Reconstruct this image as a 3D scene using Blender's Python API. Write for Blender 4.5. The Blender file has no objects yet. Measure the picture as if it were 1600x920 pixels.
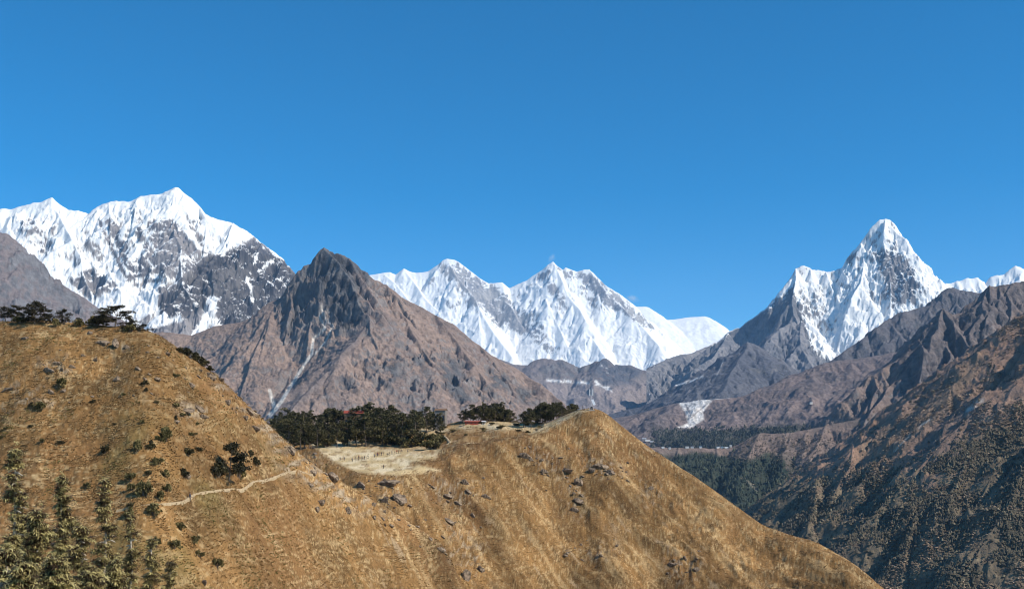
import bpy, bmesh, math, random
import numpy as np
from mathutils import Vector, Matrix

# ------------------------------------------------------------------ camera, sky, sun, exposure
scene = bpy.context.scene
COL = scene.collection
F = 1740.0            # focal length in photo pixels (1600 wide)
HZ = 720.0            # photo row of the horizon
R = math.radians

cam_data = bpy.data.cameras.new("camera")
cam = bpy.data.objects.new("camera", cam_data)
COL.objects.link(cam)
cam.location = (0, 0, 0)
cam.rotation_euler = (R(90), 0, 0)
cam_data.sensor_fit = 'HORIZONTAL'
cam_data.sensor_width = 36.0
cam_data.lens = 36.0 * F / 1600.0
cam_data.shift_y = (HZ - 460.0) / 1600.0
cam_data.clip_start = 0.5
cam_data.clip_end = 200000.0
scene.camera = cam

SUN_AZ, SUN_EL = R(113), R(40)
world = bpy.data.worlds.new("World")
scene.world = world
world.use_nodes = True
wn, wl = world.node_tree.nodes, world.node_tree.links
wn.clear()
w_out = wn.new('ShaderNodeOutputWorld')
w_bg = wn.new('ShaderNodeBackground')
w_sky = wn.new('ShaderNodeTexSky')
w_sky.sky_type = 'NISHITA'
w_sky.sun_disc = False
w_sky.sun_elevation = SUN_EL
w_sky.sun_rotation = SUN_AZ
w_sky.altitude = 3900
w_sky.air_density = 1.0
w_sky.dust_density = 0.0
w_sky.ozone_density = 3.0
w_hsv = wn.new('ShaderNodeHueSaturation')
w_hsv.inputs['Saturation'].default_value = 1.42
w_hsv.inputs['Value'].default_value = 1.66
w_hsv.inputs['Hue'].default_value = 0.491
w_bg.inputs['Strength'].default_value = 0.10
wl.new(w_sky.outputs[0], w_hsv.inputs['Color'])
wl.new(w_hsv.outputs[0], w_bg.inputs['Color'])
wl.new(w_bg.outputs[0], w_out.inputs['Surface'])

sun_data = bpy.data.lights.new("sun", 'SUN')
sun = bpy.data.objects.new("sun", sun_data)
COL.objects.link(sun)
sun_data.energy = 5.0
sun_data.angle = R(0.5)
sun_data.color = (1.0, 0.935, 0.83)
S = Vector((math.sin(SUN_AZ) * math.cos(SUN_EL), math.cos(SUN_AZ) * math.cos(SUN_EL), math.sin(SUN_EL)))
sun.rotation_euler = S.to_track_quat('Z', 'Y').to_euler()

scene.view_settings.view_transform = 'Standard'
scene.view_settings.look = 'None'
scene.view_settings.gamma = 1.0
scene.view_settings.use_curve_mapping = False
scene.view_settings.exposure = 0.0
scene.cycles.max_bounces = 5
scene.cycles.volume_bounces = 1
scene.cycles.use_denoising = True
scene.cycles.denoising_prefilter = 'ACCURATE'
scene.cycles.pixel_filter_type = 'BLACKMAN_HARRIS'
scene.cycles.filter_width = 1.0

# ------------------------------------------------------------------ small helpers
rng = np.random.default_rng(7)
random.seed(7)


def W(px, py, d):
    """photo pixel at depth d -> world point"""
    return ((px - 800.0) / F * d, d, (HZ - py) / F * d)


def sm(a, b, x):
    t = np.clip((x - a) / (b - a), 0, 1)
    return t * t * (3 - 2 * t)


def _hash(ix, iy, seed):
    h = (ix.astype(np.uint32) * np.uint32(374761393) + iy.astype(np.uint32) * np.uint32(668265263)
         + np.uint32((seed * 2246822519) & 0xffffffff))
    h = (h ^ (h >> np.uint32(13))) * np.uint32(1274126177)
    h = h ^ (h >> np.uint32(16))
    return h


def gn(x, y, seed=0):
    """2-D gradient noise, about -1..1"""
    xi = np.floor(x); yi = np.floor(y)
    fx = (x - xi).astype(np.float32); fy = (y - yi).astype(np.float32)
    xi = xi.astype(np.int64); yi = yi.astype(np.int64)
    u = fx * fx * fx * (fx * (fx * 6 - 15) + 10); v = fy * fy * fy * (fy * (fy * 6 - 15) + 10)

    def g(dx, dy):
        a = _hash(xi + dx, yi + dy, seed).astype(np.float32) * np.float32(6.2831853 / 4294967296.0)
        return np.cos(a) * (fx - dx) + np.sin(a) * (fy - dy)
    n00, n10, n01, n11 = g(0, 0), g(1, 0), g(0, 1), g(1, 1)
    a = n00 + u * (n10 - n00); b = n01 + u * (n11 - n01)
    return (a + v * (b - a)) * 1.5


def fbm(x, y, o=5, seed=0, gain=0.5, lac=2.03):
    s = 0; a = 1.0; t = 0
    for i in range(o):
        s = s + a * gn(x, y, seed + i * 17); t += a
        x = x * lac + 13.7; y = y * lac - 7.1; a *= gain
    return s / t


def rfbm(x, y, o=5, seed=0, gain=0.5, lac=2.03):
    """ridged noise 0..1, sharp crests"""
    s = 0; a = 1.0; t = 0; w = 1.0
    for i in range(o):
        n = (1 - np.abs(gn(x, y, seed + i * 17))) ** 2
        s = s + a * n * w; t += a
        w = np.clip(n * 1.6, 0, 1)
        x = x * lac + 13.7; y = y * lac - 7.1; a *= gain
    return s / t


def link_mesh(name, verts, faces, mat=None, parent=None, smooth=True):
    me = bpy.data.meshes.new(name)
    verts = np.asarray(verts, np.float32)
    if isinstance(faces, np.ndarray):
        n, k = faces.shape
        me.vertices.add(len(verts)); me.vertices.foreach_set('co', verts.ravel())
        me.loops.add(n * k); me.loops.foreach_set('vertex_index', faces.astype(np.int32).ravel())
        me.polygons.add(n)
        me.polygons.foreach_set('loop_start', np.arange(0, n * k, k, dtype=np.int32))
        me.polygons.foreach_set('loop_total', np.full(n, k, np.int32))
    else:
        me.from_pydata(verts.tolist(), [], faces)
    me.update(calc_edges=True)
    if smooth:
        me.polygons.foreach_set('use_smooth', np.ones(len(me.polygons), bool))
    if mat is not None:
        me.materials.append(mat)
    ob = bpy.data.objects.new(name, me)
    COL.objects.link(ob)
    if parent is not None:
        ob.parent = parent
    return ob


def tag(o, label=None, cat=None, group=None, kind=None):
    if label: o['label'] = label
    if cat: o['category'] = cat
    if group: o['group'] = group
    if kind: o['kind'] = kind
    return o


def set_attr(ob, name, rgba):
    at = ob.data.attributes.new(name, 'FLOAT_COLOR', 'POINT')
    at.data.foreach_set('color', np.ascontiguousarray(rgba, np.float32).ravel())


def grid_faces(r, c):
    i = np.arange(r - 1)[:, None] * c + np.arange(c - 1)[None, :]
    return np.stack([i, i + 1, i + c + 1, i + c], -1).reshape(-1, 4)


def boxblur(a, k, axis):
    pad = [(0, 0)] * a.ndim; pad[axis] = (k, k)
    c = np.cumsum(np.pad(a, pad, mode='edge'), axis=axis)
    c = np.concatenate([np.zeros_like(np.take(c, [0], axis)), c], axis)
    n = a.shape[axis]
    hi = np.take(c, np.arange(2 * k + 1, 2 * k + 1 + n), axis); lo = np.take(c, np.arange(0, n), axis)
    return (hi - lo) / (2 * k + 1)


# ------------------------------------------------------------------ materials
def terrain_mat(name, scale, bump=0.6, var=0.35, dist=1.0, rough=0.95, sheen=0.0):
    """per-vertex rock/snow/grass colour, broken up by world-space noise and bump"""
    m = bpy.data.materials.new(name); m.use_nodes = True
    n, l = m.node_tree.nodes, m.node_tree.links
    b = n['Principled BSDF']
    b.inputs['Roughness'].default_value = rough
    b.inputs['Specular IOR Level'].default_value = 0.15
    at = n.new('ShaderNodeAttribute'); at.attribute_name = 'albedo'
    geo = n.new('ShaderNodeNewGeometry')
    no = n.new('ShaderNodeTexNoise'); no.inputs['Scale'].default_value = scale
    no.inputs['Detail'].default_value = 8; no.inputs['Roughness'].default_value = 0.68
    l.new(geo.outputs['Position'], no.inputs['Vector'])
    mr = n.new('ShaderNodeMapRange')
    mr.inputs[1].default_value = 0.25; mr.inputs[2].default_value = 0.75
    mr.inputs[3].default_value = 1 - var; mr.inputs[4].default_value = 1 + var
    l.new(no.outputs['Fac'], mr.inputs[0])
    mx = n.new('ShaderNodeMix'); mx.data_type = 'RGBA'; mx.blend_type = 'MULTIPLY'
    mx.inputs[0].default_value = 1.0
    l.new(at.outputs['Color'], mx.inputs[6]); l.new(mr.outputs[0], mx.inputs[7])
    l.new(mx.outputs[2], b.inputs['Base Color'])
    bp = n.new('ShaderNodeBump'); bp.inputs['Strength'].default_value = bump
    bp.inputs['Distance'].default_value = dist
    l.new(no.outputs['Fac'], bp.inputs['Height']); l.new(bp.outputs[0], b.inputs['Normal'])
    return m


def flat_mat(name, col, rough=0.8, var=0.2, scale=8.0, metallic=0.0):
    m = bpy.data.materials.new(name); m.use_nodes = True
    n, l = m.node_tree.nodes, m.node_tree.links
    b = n['Principled BSDF']
    b.inputs['Roughness'].default_value = rough; b.inputs['Metallic'].default_value = metallic
    b.inputs['Specular IOR Level'].default_value = 0.25
    tc = n.new('ShaderNodeTexCoord')
    no = n.new('ShaderNodeTexNoise'); no.inputs['Scale'].default_value = scale
    no.inputs['Detail'].default_value = 4
    l.new(tc.outputs['Object'], no.inputs['Vector'])
    rp = n.new('ShaderNodeMapRange'); rp.inputs[1].default_value = .25; rp.inputs[2].default_value = .75
    rp.inputs[3].default_value = 1 - var; rp.inputs[4].default_value = 1 + var
    l.new(no.outputs['Fac'], rp.inputs[0])
    mx = n.new('ShaderNodeMix'); mx.data_type = 'RGBA'; mx.blend_type = 'MULTIPLY'; mx.inputs[0].default_value = 1
    mx.inputs[6].default_value = (*col, 1); l.new(rp.outputs[0], mx.inputs[7])
    l.new(mx.outputs[2], b.inputs['Base Color'])
    return m


# ------------------------------------------------------------------ mountains from ridge skeletons
def pline(pts, d):
    """photo-traced ridge: (px, py) at depth d (constant), or (px, py, d)"""
    return np.array([W(p[0], p[1], p[2] if len(p) > 2 else d) for p in pts], float)


def spur_px(pts, d0, s):
    """traced spur that comes towards the viewer, losing s metres per metre from its first point"""
    x0, y0, z0 = W(pts[0][0], pts[0][1], d0)
    out = [(x0, y0, z0)]
    for px, py in pts[1:]:
        k = (HZ - py) / F
        d = (s * d0 - z0) / (s - k)
        out.append(W(px, py, min(d, out[-1][1] - 5)))
    return np.array(out)


def subdiv(P, maxlen, jit, r, jz=0.3):
    out = [P[0]]
    for a, b in zip(P[:-1], P[1:]):
        L = np.hypot(*(b - a)[:2]); n = max(1, int(L / maxlen))
        for i in range(1, n + 1):
            p = a + (b - a) * i / n
            if i < n:
                p = p + r.normal(0, 1, 3) * jit * np.array([1, 1, jz])
            out.append(p)
    return np.array(out)


def grow(P, spacing, length, slope, r, level=1, side=(1, -1), lj=0.4, ang=0.35):
    """spurs growing off a ridge; they branch once more when level > 1"""
    res = []
    L = np.concatenate([[0], np.cumsum(np.hypot(*np.diff(P[:, :2], axis=0).T))])
    s = spacing * r.uniform(0.2, 0.8)
    while s < L[-1]:
        p = np.array([np.interp(s, L, P[:, k]) for k in range(3)])
        i = min(np.searchsorted(L, s), len(P) - 1); i = max(i, 1)
        t = P[i, :2] - P[i - 1, :2]; t = t / (np.hypot(*t) + 1e-6)
        for sd in side:
            n = np.array([-t[1], t[0]]) * sd
            a = r.normal(0, ang) + (0 if level > 1 else r.choice([-.4, .4]))
            n = np.array([n[0] * math.cos(a) - n[1] * math.sin(a), n[0] * math.sin(a) + n[1] * math.cos(a)])
            ln = length * r.uniform(1 - lj, 1 + lj); k = 6
            q = p.copy(); pts = [q.copy()]
            for j in range(k):
                b = r.normal(0, 0.25)
                n = np.array([n[0] * math.cos(b) - n[1] * math.sin(b), n[0] * math.sin(b) + n[1] * math.cos(b)])
                st = ln / k
                q = q + np.array([n[0] * st, n[1] * st, -slope * st * r.uniform(0.55, 1.45)])
                pts.append(q.copy())
            A = np.array(pts)
            res.append(A)
            if level > 1:
                res += grow(A, spacing * 0.55, length * 0.38, slope * 0.95, r, level - 1, (1, -1), lj, ang)
        s += spacing * r.uniform(0.6, 1.4)
    return res


class Layer:
    def __init__(self, px0, px1, d0, d1, step=1.5, rows=300, base=-900, face=1.1, seed=1):
        self.px0, self.px1, self.d0, self.d1 = px0, px1, d0, d1
        self.step, self.rows, self.base, self.face, self.seed = step, rows, base, face, seed
        self.ridges = []
        self.r = np.random.default_rng(seed)
        self.amp = 60.0; self.lam = 600.0; self.flute = 0.0; self.flam = 200.0
        self.gain = 0.60; self.wmin = 0.16; self.crag = None; self.warp = 0.0; self.keep = 200.0; self.basef = None; self.post = None

    def add(self, P, face=None):
        self.ridges.append((np.asarray(P), face or self.face))

    def spur_on(self, pts, lift, maxlen=60, jit=9):
        """ridge laid on the slope built so far: traced points, each lifted a few metres"""
        out = []
        dg = np.linspace(self.d0, self.d1, 1500)
        k = (self.amp, self.flute); self.amp = self.flute = 0
        for i, (px, py) in enumerate(pts):
            g = self.height(np.full((1500, 1), float(px)), dg[:, None])[:, 0]
            ok = np.nonzero(g >= (HZ - py) / F * dg)[0]
            d = dg[ok[0]] if len(ok) else dg[-1]
            lf = lift * (0.15 if i == 0 else 1.0)
            out.append(((px - 800) / F * d, d, (HZ - py) / F * d + lf))
        self.amp, self.flute = k
        return subdiv(np.array(out), maxlen, jit, self.r)

    def height(self, px, d):
        x = (px - 800.0) / F * d; y = d
        sd = self.seed * 101
        base = np.full(x.shape, float(self.base)) if self.basef is None else self.basef(px, d)
        H = base.copy(); T = np.zeros_like(x); D = np.full(x.shape, 1e4)
        xs, ys = x, y
        if self.warp:
            xs = x + self.warp * fbm(x / (self.lam * .8), y / (self.lam * .8), 3, sd + 5)
            ys = y + self.warp * fbm(x / (self.lam * .8) + 31, y / (self.lam * .8) - 17, 3, sd + 6)
        bmin = base.min()
        off = 0.0
        pxc = px[0] if px.ndim == 2 else px
        for P, face in self.ridges:
            face, asym = face if isinstance(face, tuple) else (face, None)
            for a, b in zip(P[:-1], P[1:]):
                rad = (max(a[2], b[2]) - bmin) / face
                pa = [800 + F * (v[0] + sgn * rad) / max(v[1] - sgn2 * rad, self.d0)
                      for v in (a, b) for sgn in (-1, 1) for sgn2 in (-1, 1)]
                c0, c1 = np.searchsorted(pxc, [min(pa), max(pa)])
                if c1 <= c0:
                    continue
                X = xs[:, c0:c1]; Y = ys[:, c0:c1]
                ax, ay = a[0], a[1]; bx, by = b[0] - ax, b[1] - ay
                L2 = bx * bx + by * by + 1e-6
                t = ((X - ax) * bx + (Y - ay) * by) / L2
                np.clip(t, 0, 1, out=t)
                dx = X - ax - t * bx; dy = Y - ay - t * by
                ds = np.sqrt(dx * dx + dy * dy)
                if asym:
                    fc = np.where(bx * (Y - ay) - by * (X - ax) > 0, face, asym)
                else:
                    fc = face
                h = a[2] + t * (b[2] - a[2]) - fc * ds
                Hs = H[:, c0:c1]; m = h > Hs
                Hs[m] = h[m]; T[:, c0:c1][m] = (off + t * math.sqrt(L2))[m]; D[:, c0:c1][m] = ds[m]
                off += math.sqrt(L2)
            off += 777.0
        self.T, self.D = T, D
        w = np.clip(D / self.keep, self.wmin, 1)
        if self.flute:
            H = H + self.flute * w * (rfbm(T / self.flam, D / (self.flam * 5), 4, sd + 9) - 0.55)
        if self.amp:
            H = H + self.amp * w * (rfbm(x / self.lam, y / self.lam, 7, sd + 1, self.gain) - 0.5) * 1.5
        if self.crag:
            pass
        for amp, lam, fn in ([] if not self.crag else self.crag if isinstance(self.crag, list) else [self.crag]):
            pyv = HZ - F * H / y
            k = fn(px + 5 * fbm(x / lam, y / lam, 3, sd + 21), pyv)
            xx = x + .35 * lam * fbm(x / lam, H / lam, 3, sd + 22)
            cr = rfbm(xx / lam, (H * .55 + y * .5) / lam, 6, sd + 23, .6) - .64
            fl = np.floor(H / (lam * .45)); fr = H / (lam * .45) - fl
            H = H + k * np.clip(w * 1.6, .1, 1) * (amp * cr * 1.5 + .30 * lam * .45 * (sm(.15, .75, fr) - fr))
        if self.post:
            H = self.post(x, y, px, d, H)
        return H

    def build(self, name, mat, colour, label):
        C = int((self.px1 - self.px0) / self.step)
        pxs = np.linspace(self.px0, self.px1, C)
        # coarse pass decides where rows are needed
        R0 = 120
        ccol = pxs[::4]
        d = np.linspace(self.d0, self.d1, R0)[:, None] + np.zeros((1, len(ccol)))
        H = self.height(ccol[None, :] + np.zeros((R0, 1)), d)
        py = HZ - F * H / d
        up = np.maximum(py[:-1] - py[1:], 0)
        wgt = up + 0.15 * np.abs(py[1:] - py[:-1]) + 0.25
        wgt = boxblur(boxblur(wgt, 6, 1), 2, 0)
        cum = np.concatenate([np.zeros((1, len(ccol))), np.cumsum(wgt, 0)], 0); cum /= cum[-1:]
        dd = np.empty((self.rows, len(ccol)))
        tt = np.linspace(0, 1, self.rows)
        for j in range(len(ccol)):
            dd[:, j] = np.interp(tt, cum[:, j], d[:, j])
        D2 = np.empty((self.rows, C))
        for i in range(self.rows):
            D2[i] = np.interp(pxs, ccol, dd[i])
        PX = pxs[None, :] + np.zeros((self.rows, 1))
        H = self.height(PX, D2)
        X = (PX - 800) / F * D2
        V = np.stack([X, D2, H], -1)
        # normals
        du = np.gradient(V, axis=1); dv = np.gradient(V, axis=0)
        N = np.cross(du, dv); N /= np.linalg.norm(N, axis=-1, keepdims=True) + 1e-9
        PY = HZ - F * H / D2
        info = dict(px=PX, py=PY, x=X, y=D2, z=H, n=N, T=self.T, D=self.D)
        col = colour(info)
        ob = link_mesh(name, V.reshape(-1, 3), grid_faces(self.rows, C), mat)
        set_attr(ob, 'albedo', np.concatenate([col.reshape(-1, 3), np.ones((col.shape[0] * col.shape[1], 1))], 1))
        tag(ob, label, name.replace('_', ' '), None, 'structure')
        self.V = V; self.pxs = pxs
        return ob


def mixc(a, b, t):
    return a + (b - a) * t[..., None]


def C3(*c):
    return np.array(c, float)


def poly_in(px, py, pts, soft=6.0):
    """soft inside test of a traced outline (signed distance), 0..1"""
    P = np.array(pts, float); n = len(P)
    inside = np.zeros(px.shape, bool); dmin = np.full(px.shape, 1e9)
    for i in range(n):
        ax, ay = P[i]; bx, by = P[(i + 1) % n]
        c = ((ay > py) != (by > py)) & (px < (bx - ax) * (py - ay) / (by - ay + 1e-9) + ax)
        inside ^= c
        ex, ey = bx - ax, by - ay
        t = np.clip(((px - ax) * ex + (py - ay) * ey) / (ex * ex + ey * ey + 1e-9), 0, 1)
        dmin = np.minimum(dmin, np.hypot(px - ax - t * ex, py - ay - t * ey))
    s = np.where(inside, dmin, -dmin)
    return sm(-soft, soft, s)


def stroke(px, py, pts, w0, w1=None, soft=1.5):
    """soft line of tapering width, 0..1"""
    P = np.array(pts, float); w1 = w0 if w1 is None else w1
    L = np.concatenate([[0], np.cumsum(np.hypot(*np.diff(P, axis=0).T))]); best = np.zeros(px.shape)
    for i in range(len(P) - 1):
        ax, ay = P[i]; ex, ey = P[i + 1] - P[i]
        t = np.clip(((px - ax) * ex + (py - ay) * ey) / (ex * ex + ey * ey + 1e-9), 0, 1)
        ds = np.hypot(px - ax - t * ex, py - ay - t * ey)
        w = w0 + (w1 - w0) * (L[i] + t * (L[i + 1] - L[i])) / L[-1]
        best = np.maximum(best, 1 - sm(w - soft, w + soft, ds))
    return best


SNOW = C3(0.90, 0.885, 0.85)
ROCK_G = C3(0.20, 0.195, 0.20)
ROCK_D = C3(0.10, 0.10, 0.11)
ROCK_P = C3(0.33, 0.30, 0.28)
SCREE = C3(0.235, 0.165, 0.135)

# ---- the great snow wall at the head of the valley
wall_sky = [(560, 440), (579, 428), (597, 425.5), (609, 424), (618, 428), (631, 419.5), (640, 424), (650, 426), (669, 424),
            (684, 413), (692, 406), (699, 404), (710, 406), (717, 409), (736, 424), (750, 434), (764, 443), (785, 441), (796, 450),
            (822, 437), (845, 422), (857, 412), (864, 408), (872, 416), (879, 421), (884, 417), (893, 421), (901, 424), (912, 420),
            (920, 419), (928, 427), (935, 436), (950, 447), (972, 461), (991, 476), (1010, 497), (1029, 511), (1051, 531),
            (1066, 546), (1085, 566), (1110, 590)]


def snowcol(cover, tint=0.0, rockA=ROCK_P, rockB=ROCK_G, lam=300.0, seed=3, paint=None, sharp=0.16, dark=None):
    def f(I):
        n1 = .5 * fbm(I['x'] / lam, I['z'] / lam * 0.8 + I['y'] / lam * .5, 6, seed, 0.65)
        wx = I['x'] + lam * .5 * fbm(I['x'] / lam, I['z'] / lam, 3, seed + 7)
        n1 = n1 + .8 * fbm(wx / (lam * .42), (I['z'] + .3 * I['y']) / (lam * 1.8), 5, seed + 1, .5)
        n2 = fbm(I['x'] / (lam * 3), I['z'] / (lam * 3), 4, seed + 3)
        nz = I['n'][..., 2]
        v = cover + (nz - 0.55) * 2.0 + n1 * 0.95 + n2 * 0.4
        if paint is not None:
            v = v + paint(I, n1, n2)
        s = sm(-sharp, sharp, v)
        rk = mixc(rockA, rockB, sm(-.3, .3, .6 * n2 + fbm(I['x'] / (lam * .5), I['z'] / (lam * .22) + I['x'] / lam, 5, seed + 9, .65)))
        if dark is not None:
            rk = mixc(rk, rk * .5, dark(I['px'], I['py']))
        return mixc(rk, SNOW[None, None], s)
    return f


m_snowfar = terrain_mat('snow_wall_surface', 0.012, 0.35, 0.10, 18.0)
lay = Layer(540, 1130, 20500, 27600, 1.25, 300, -400, 1.25, 11)
sky = pline(wall_sky, 26000)
lay.add(sky)
for pts in ([(699, 405), (712, 430), (742, 466), (772, 520), (800, 556)], [(631, 420), (660, 460), (700, 500), (740, 545)],
            [(796, 450), (830, 490), (858, 540), (870, 566)], [(864, 408), (880, 440), (904, 480), (935, 540), (950, 570)],
            [(920, 419), (945, 452), (985, 492), (1030, 540)], [(764, 443), (800, 480), (826, 520), (840, 556)],
            [(845, 423), (850, 455), (868, 500), (892, 556)], [(597, 425), (640, 470), (680, 500), (720, 540)]):
    s = subdiv(spur_px(pts, 26000, 0.95), 350, 45, lay.r)
    lay.add(s, 1.2)
    for g in grow(s, 420, 500, 1.05, lay.r, 1): lay.add(g, 1.25)
for g in grow(sky, 500, 1300, 1.08, lay.r, 1, (-1,)): lay.add(g, 1.25)
lay.amp, lay.lam, lay.flute, lay.flam, lay.keep = 120, 500, 40, 160, 300


def wall_paint(I, n1, n2):
    px, py = I['px'], I['py']
    px, py = px + 6 * n1, py + 6 * n2
    v = -.92 * poly_in(px, py, [(690, 412), (715, 412), (770, 445), (800, 470), (850, 520), (880, 560), (820, 530), (770, 500), (720, 460)], 18)
    v = v - .85 * poly_in(px, py, [(835, 432), (864, 412), (900, 425), (930, 428), (985, 480), (1040, 525), (960, 490), (925, 500), (880, 480)], 14)
    v = v + 0.7 * sm(500, 560, py) * (1 - 0.4 * sm(0, .4, n1))
    v = v - 0.7 * poly_in(px, py, [(800, 530), (900, 525), (1000, 520), (1040, 540), (980, 575), (850, 575)], 14) * sm(-.05, .25, n1)
    v = v + 0.9 * stroke(px, py, [(868, 432), (890, 455), (915, 500), (960, 545)], 10, 22, 6) + 0.5 * stroke(px, py, [(900, 440), (925, 470), (970, 505)], 8, 14, 5)
    return v


lay.build('snow_mountain', m_snowfar, snowcol(0.42, lam=170.0, seed=5, paint=wall_paint,
          rockA=C3(.38, .36, .34), rockB=C3(.20, .20, .22)), 'long snow covered mountain wall with two summits closing the valley')

# ---- pale dome behind its right end
lay = Layer(960, 1190, 26500, 31000, 1.4, 120, -300, 0.75, 12)
dome = pline([(965, 470), (985, 478), (997, 479), (1008, 479), (1014, 480), (1027, 489), (1040, 499), (1055, 498), (1074, 495.5), (1088, 494), (1100, 493),
              (1108, 495), (1115, 499), (1127, 509), (1139, 518), (1160, 535), (1190, 560)], 29000)
lay.add(dome)
lay.amp, lay.lam, lay.keep = 60, 900, 500
lay.build('snow_mountain', m_snowfar, snowcol(1.3, lam=260.0, seed=8), 'smooth rounded snow dome right of the long snow wall')

# ---- far right snow crest
lay = Layer(1440, 1760, 16500, 20500, 1.4, 120, -300, 1.0, 13)
lay.add(pline([(1430, 470), (1465, 446), (1478, 442), (1485, 442), (1495, 438), (1504, 437), (1513, 434), (1528, 433), (1535, 438), (1541, 442), (1545, 436), (1549, 431), (1560, 429), (1569, 426),
               (1578, 419), (1586, 415), (1594, 418), (1600, 422), (1640, 428), (1700, 410), (1760, 440)], 18500))
for g in grow(lay.ridges[0][0], 300, 900, 0.8, lay.r, 1, (-1, 1)): lay.add(g)
lay.amp, lay.lam, lay.keep, lay.flute, lay.flam = 100, 500, 200, 110, 170
lay.build('snow_mountain', m_snowfar, snowcol(0.9, lam=160.0, seed=9), 'small fluted snow crest on the far right skyline')

# ---- big snow mountain on the left
m_snow = terrain_mat('snow_mountain_surface', 0.02, 0.6, 0.14, 14.0)
tab_sky = [(-160, 352), (-110, 338), (-60, 330), (0, 324.6), (17, 324.6), (44, 318), (67, 314), (74, 311), (81.6, 308.5), (94, 318), (108, 327),
           (123, 328), (139, 335), (146, 327), (152, 323), (170, 316), (186, 315), (202, 314), (219, 307), (235, 305), (250, 303), (265, 296), (274, 292.5),
           (282, 296), (299, 308), (311, 320), (329, 339), (346, 344), (364, 347), (378, 356), (390, 364), (400, 373), (409, 380), (418, 385), (429, 393),
           (436, 405), (440, 411), (452, 415), (460, 426), (475, 445), (500, 480), (530, 520)]
lay = Layer(-160, 540, 7600, 12400, 1.25, 420, -300, 1.15, 21)
sky = pline(tab_sky, 10800)
lay.add(sky)
for pts in ([(274, 293), (268, 325), (272, 365), (282, 405), (285, 440), (300, 470)], [(203, 314), (214, 350), (226, 395), (216, 440)],
            [(140, 335), (158, 375), (184, 425), (192, 460)], [(82, 309), (100, 350), (126, 400), (138, 448)],
            [(311, 320), (322, 360), (318, 400)], [(235, 305), (240, 340), (232, 380)], [(20, 325), (50, 370), (90, 420)],
            [(170, 316), (190, 370), (205, 420)]):
    s = subdiv(spur_px(pts, 10800, 1.0), 160, 22, lay.r)
    lay.add(s, (1.2, 1.9))
    for g in grow(s, 190, 260, 0.9, lay.r, 1): lay.add(g, 1.25)
butt = [spur_px([(364, 347), (350, 385), (332, 403), (300, 440), (272, 468), (255, 505)], 10750, 0.75),
        spur_px([(409, 380), (398, 392), (385, 404), (372, 440), (352, 480), (337, 512)], 10700, 0.75),
        spur_px([(440, 411), (432, 430), (420, 460), (400, 490), (380, 520)], 10600, 0.8)]
for s in butt:
    s = subdiv(s, 150, 25, lay.r)
    lay.add(s, (1.0, 3.6))
    for g in grow(s, 150, 220, 0.95, lay.r, 1): lay.add(g, (1.2, 2.0))
for g in grow(sky, 260, 500, 0.95, lay.r, 1, (-1, 1)): lay.add(g, 1.25)
lay.amp, lay.lam, lay.flute, lay.flam, lay.keep = 130, 420, 70, 130, 160
lay.basef = lambda px, d: np.interp(d, [7600, 9300, 10300, 10900, 12400], [-300, 420, 1000, 900, 100]) + 0 * px


def tab_paint(I, n1, n2):
    px, py = I['px'] + 7 * n1, I['py'] + 7 * n2
    v = 0.9 * (1 - sm(4, 26, py + 8 * n1 - np.interp(px, [p[0] for p in tab_sky], [p[1] for p in tab_sky]))) * (1 - sm(370, 400, px))
    rocks = [[(205, 375), (222, 335), (245, 350), (262, 340), (285, 360), (290, 410), (282, 430), (252, 432), (240, 400)],
             [(142, 345), (175, 340), (205, 400), (190, 440), (165, 400)],
             [(185, 410), (240, 395), (250, 430), (240, 440), (190, 440)],
             [(110, 440), (140, 420), (190, 445), (160, 462), (130, 465)],
             [(285, 370), (330, 390), (345, 400), (330, 430), (290, 430)],
             [(195, 455), (225, 460), (222, 480), (205, 480)]]
    for q in rocks:
        v = v - 0.62 * poly_in(px, py, q, 8)
    v = v - 0.95 * poly_in(px, py, [(248, 455), (300, 425), (322, 402), (345, 398), (372, 385), (395, 370), (440, 405), (470, 430), (420, 500), (345, 515), (335, 470), (300, 492), (262, 497), (245, 480)], 6)
    for q, w0 in (([(139, 338), (163, 385), (186, 428), (198, 462)], 7), ([(-10, 335), (30, 375), (70, 415), (112, 455)], 11), ([(196, 322), (206, 350), (212, 382)], 3), ([(226, 330), (226, 365), (244, 396)], 3), ([(96, 432), (150, 412), (192, 442)], 2.5),
                  ([(188, 446), (236, 432), (288, 442)], 2.5), ([(282, 402), (322, 398)], 3), ([(206, 398), (228, 372), (246, 356)], 2.5), ([(206, 366), (224, 392), (240, 420)], 2), ([(60, 345), (95, 395), (118, 430)], 3), ([(110, 345), (128, 385), (150, 410)], 3), ([(284, 345), (310, 385), (350, 400)], 3.5), ([(160, 345), (182, 392), (200, 430)], 2.5), ([(240, 330), (266, 336), (290, 352)], 3)):
        v = v + 1.0 * stroke(px, py, q, w0, w0 * .6, 2.5)
    v = v + 1.0 * stroke(px, py, [(400, 405), (388, 430), (395, 470)], 2, 3, 2) + 0.8 * stroke(px, py, [(425, 410), (405, 425)], 3, 2, 2)
    v = v + 1.1 * poly_in(px, py, [(150, 470), (190, 455), (245, 460), (250, 480), (225, 490), (170, 490)], 6)
    v = v - 0.6 * poly_in(px, py, [(0, 350), (60, 345), (110, 400), (60, 400), (20, 370)], 10) * sm(-.1, .3, n1)
    v = v + 2 * stroke(px, py, [(242, 507), (262, 503), (280, 497)], 5, 3) + 2.0 * stroke(px, py, [(333, 470), (325, 490), (305, 525)], 7, 9, 3)
    v = v - 1.4 * poly_in(px, py, [(235, 512), (285, 500), (330, 468), (322, 492), (296, 530), (250, 535)], 3) + 0.3 * n2
    return v


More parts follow.
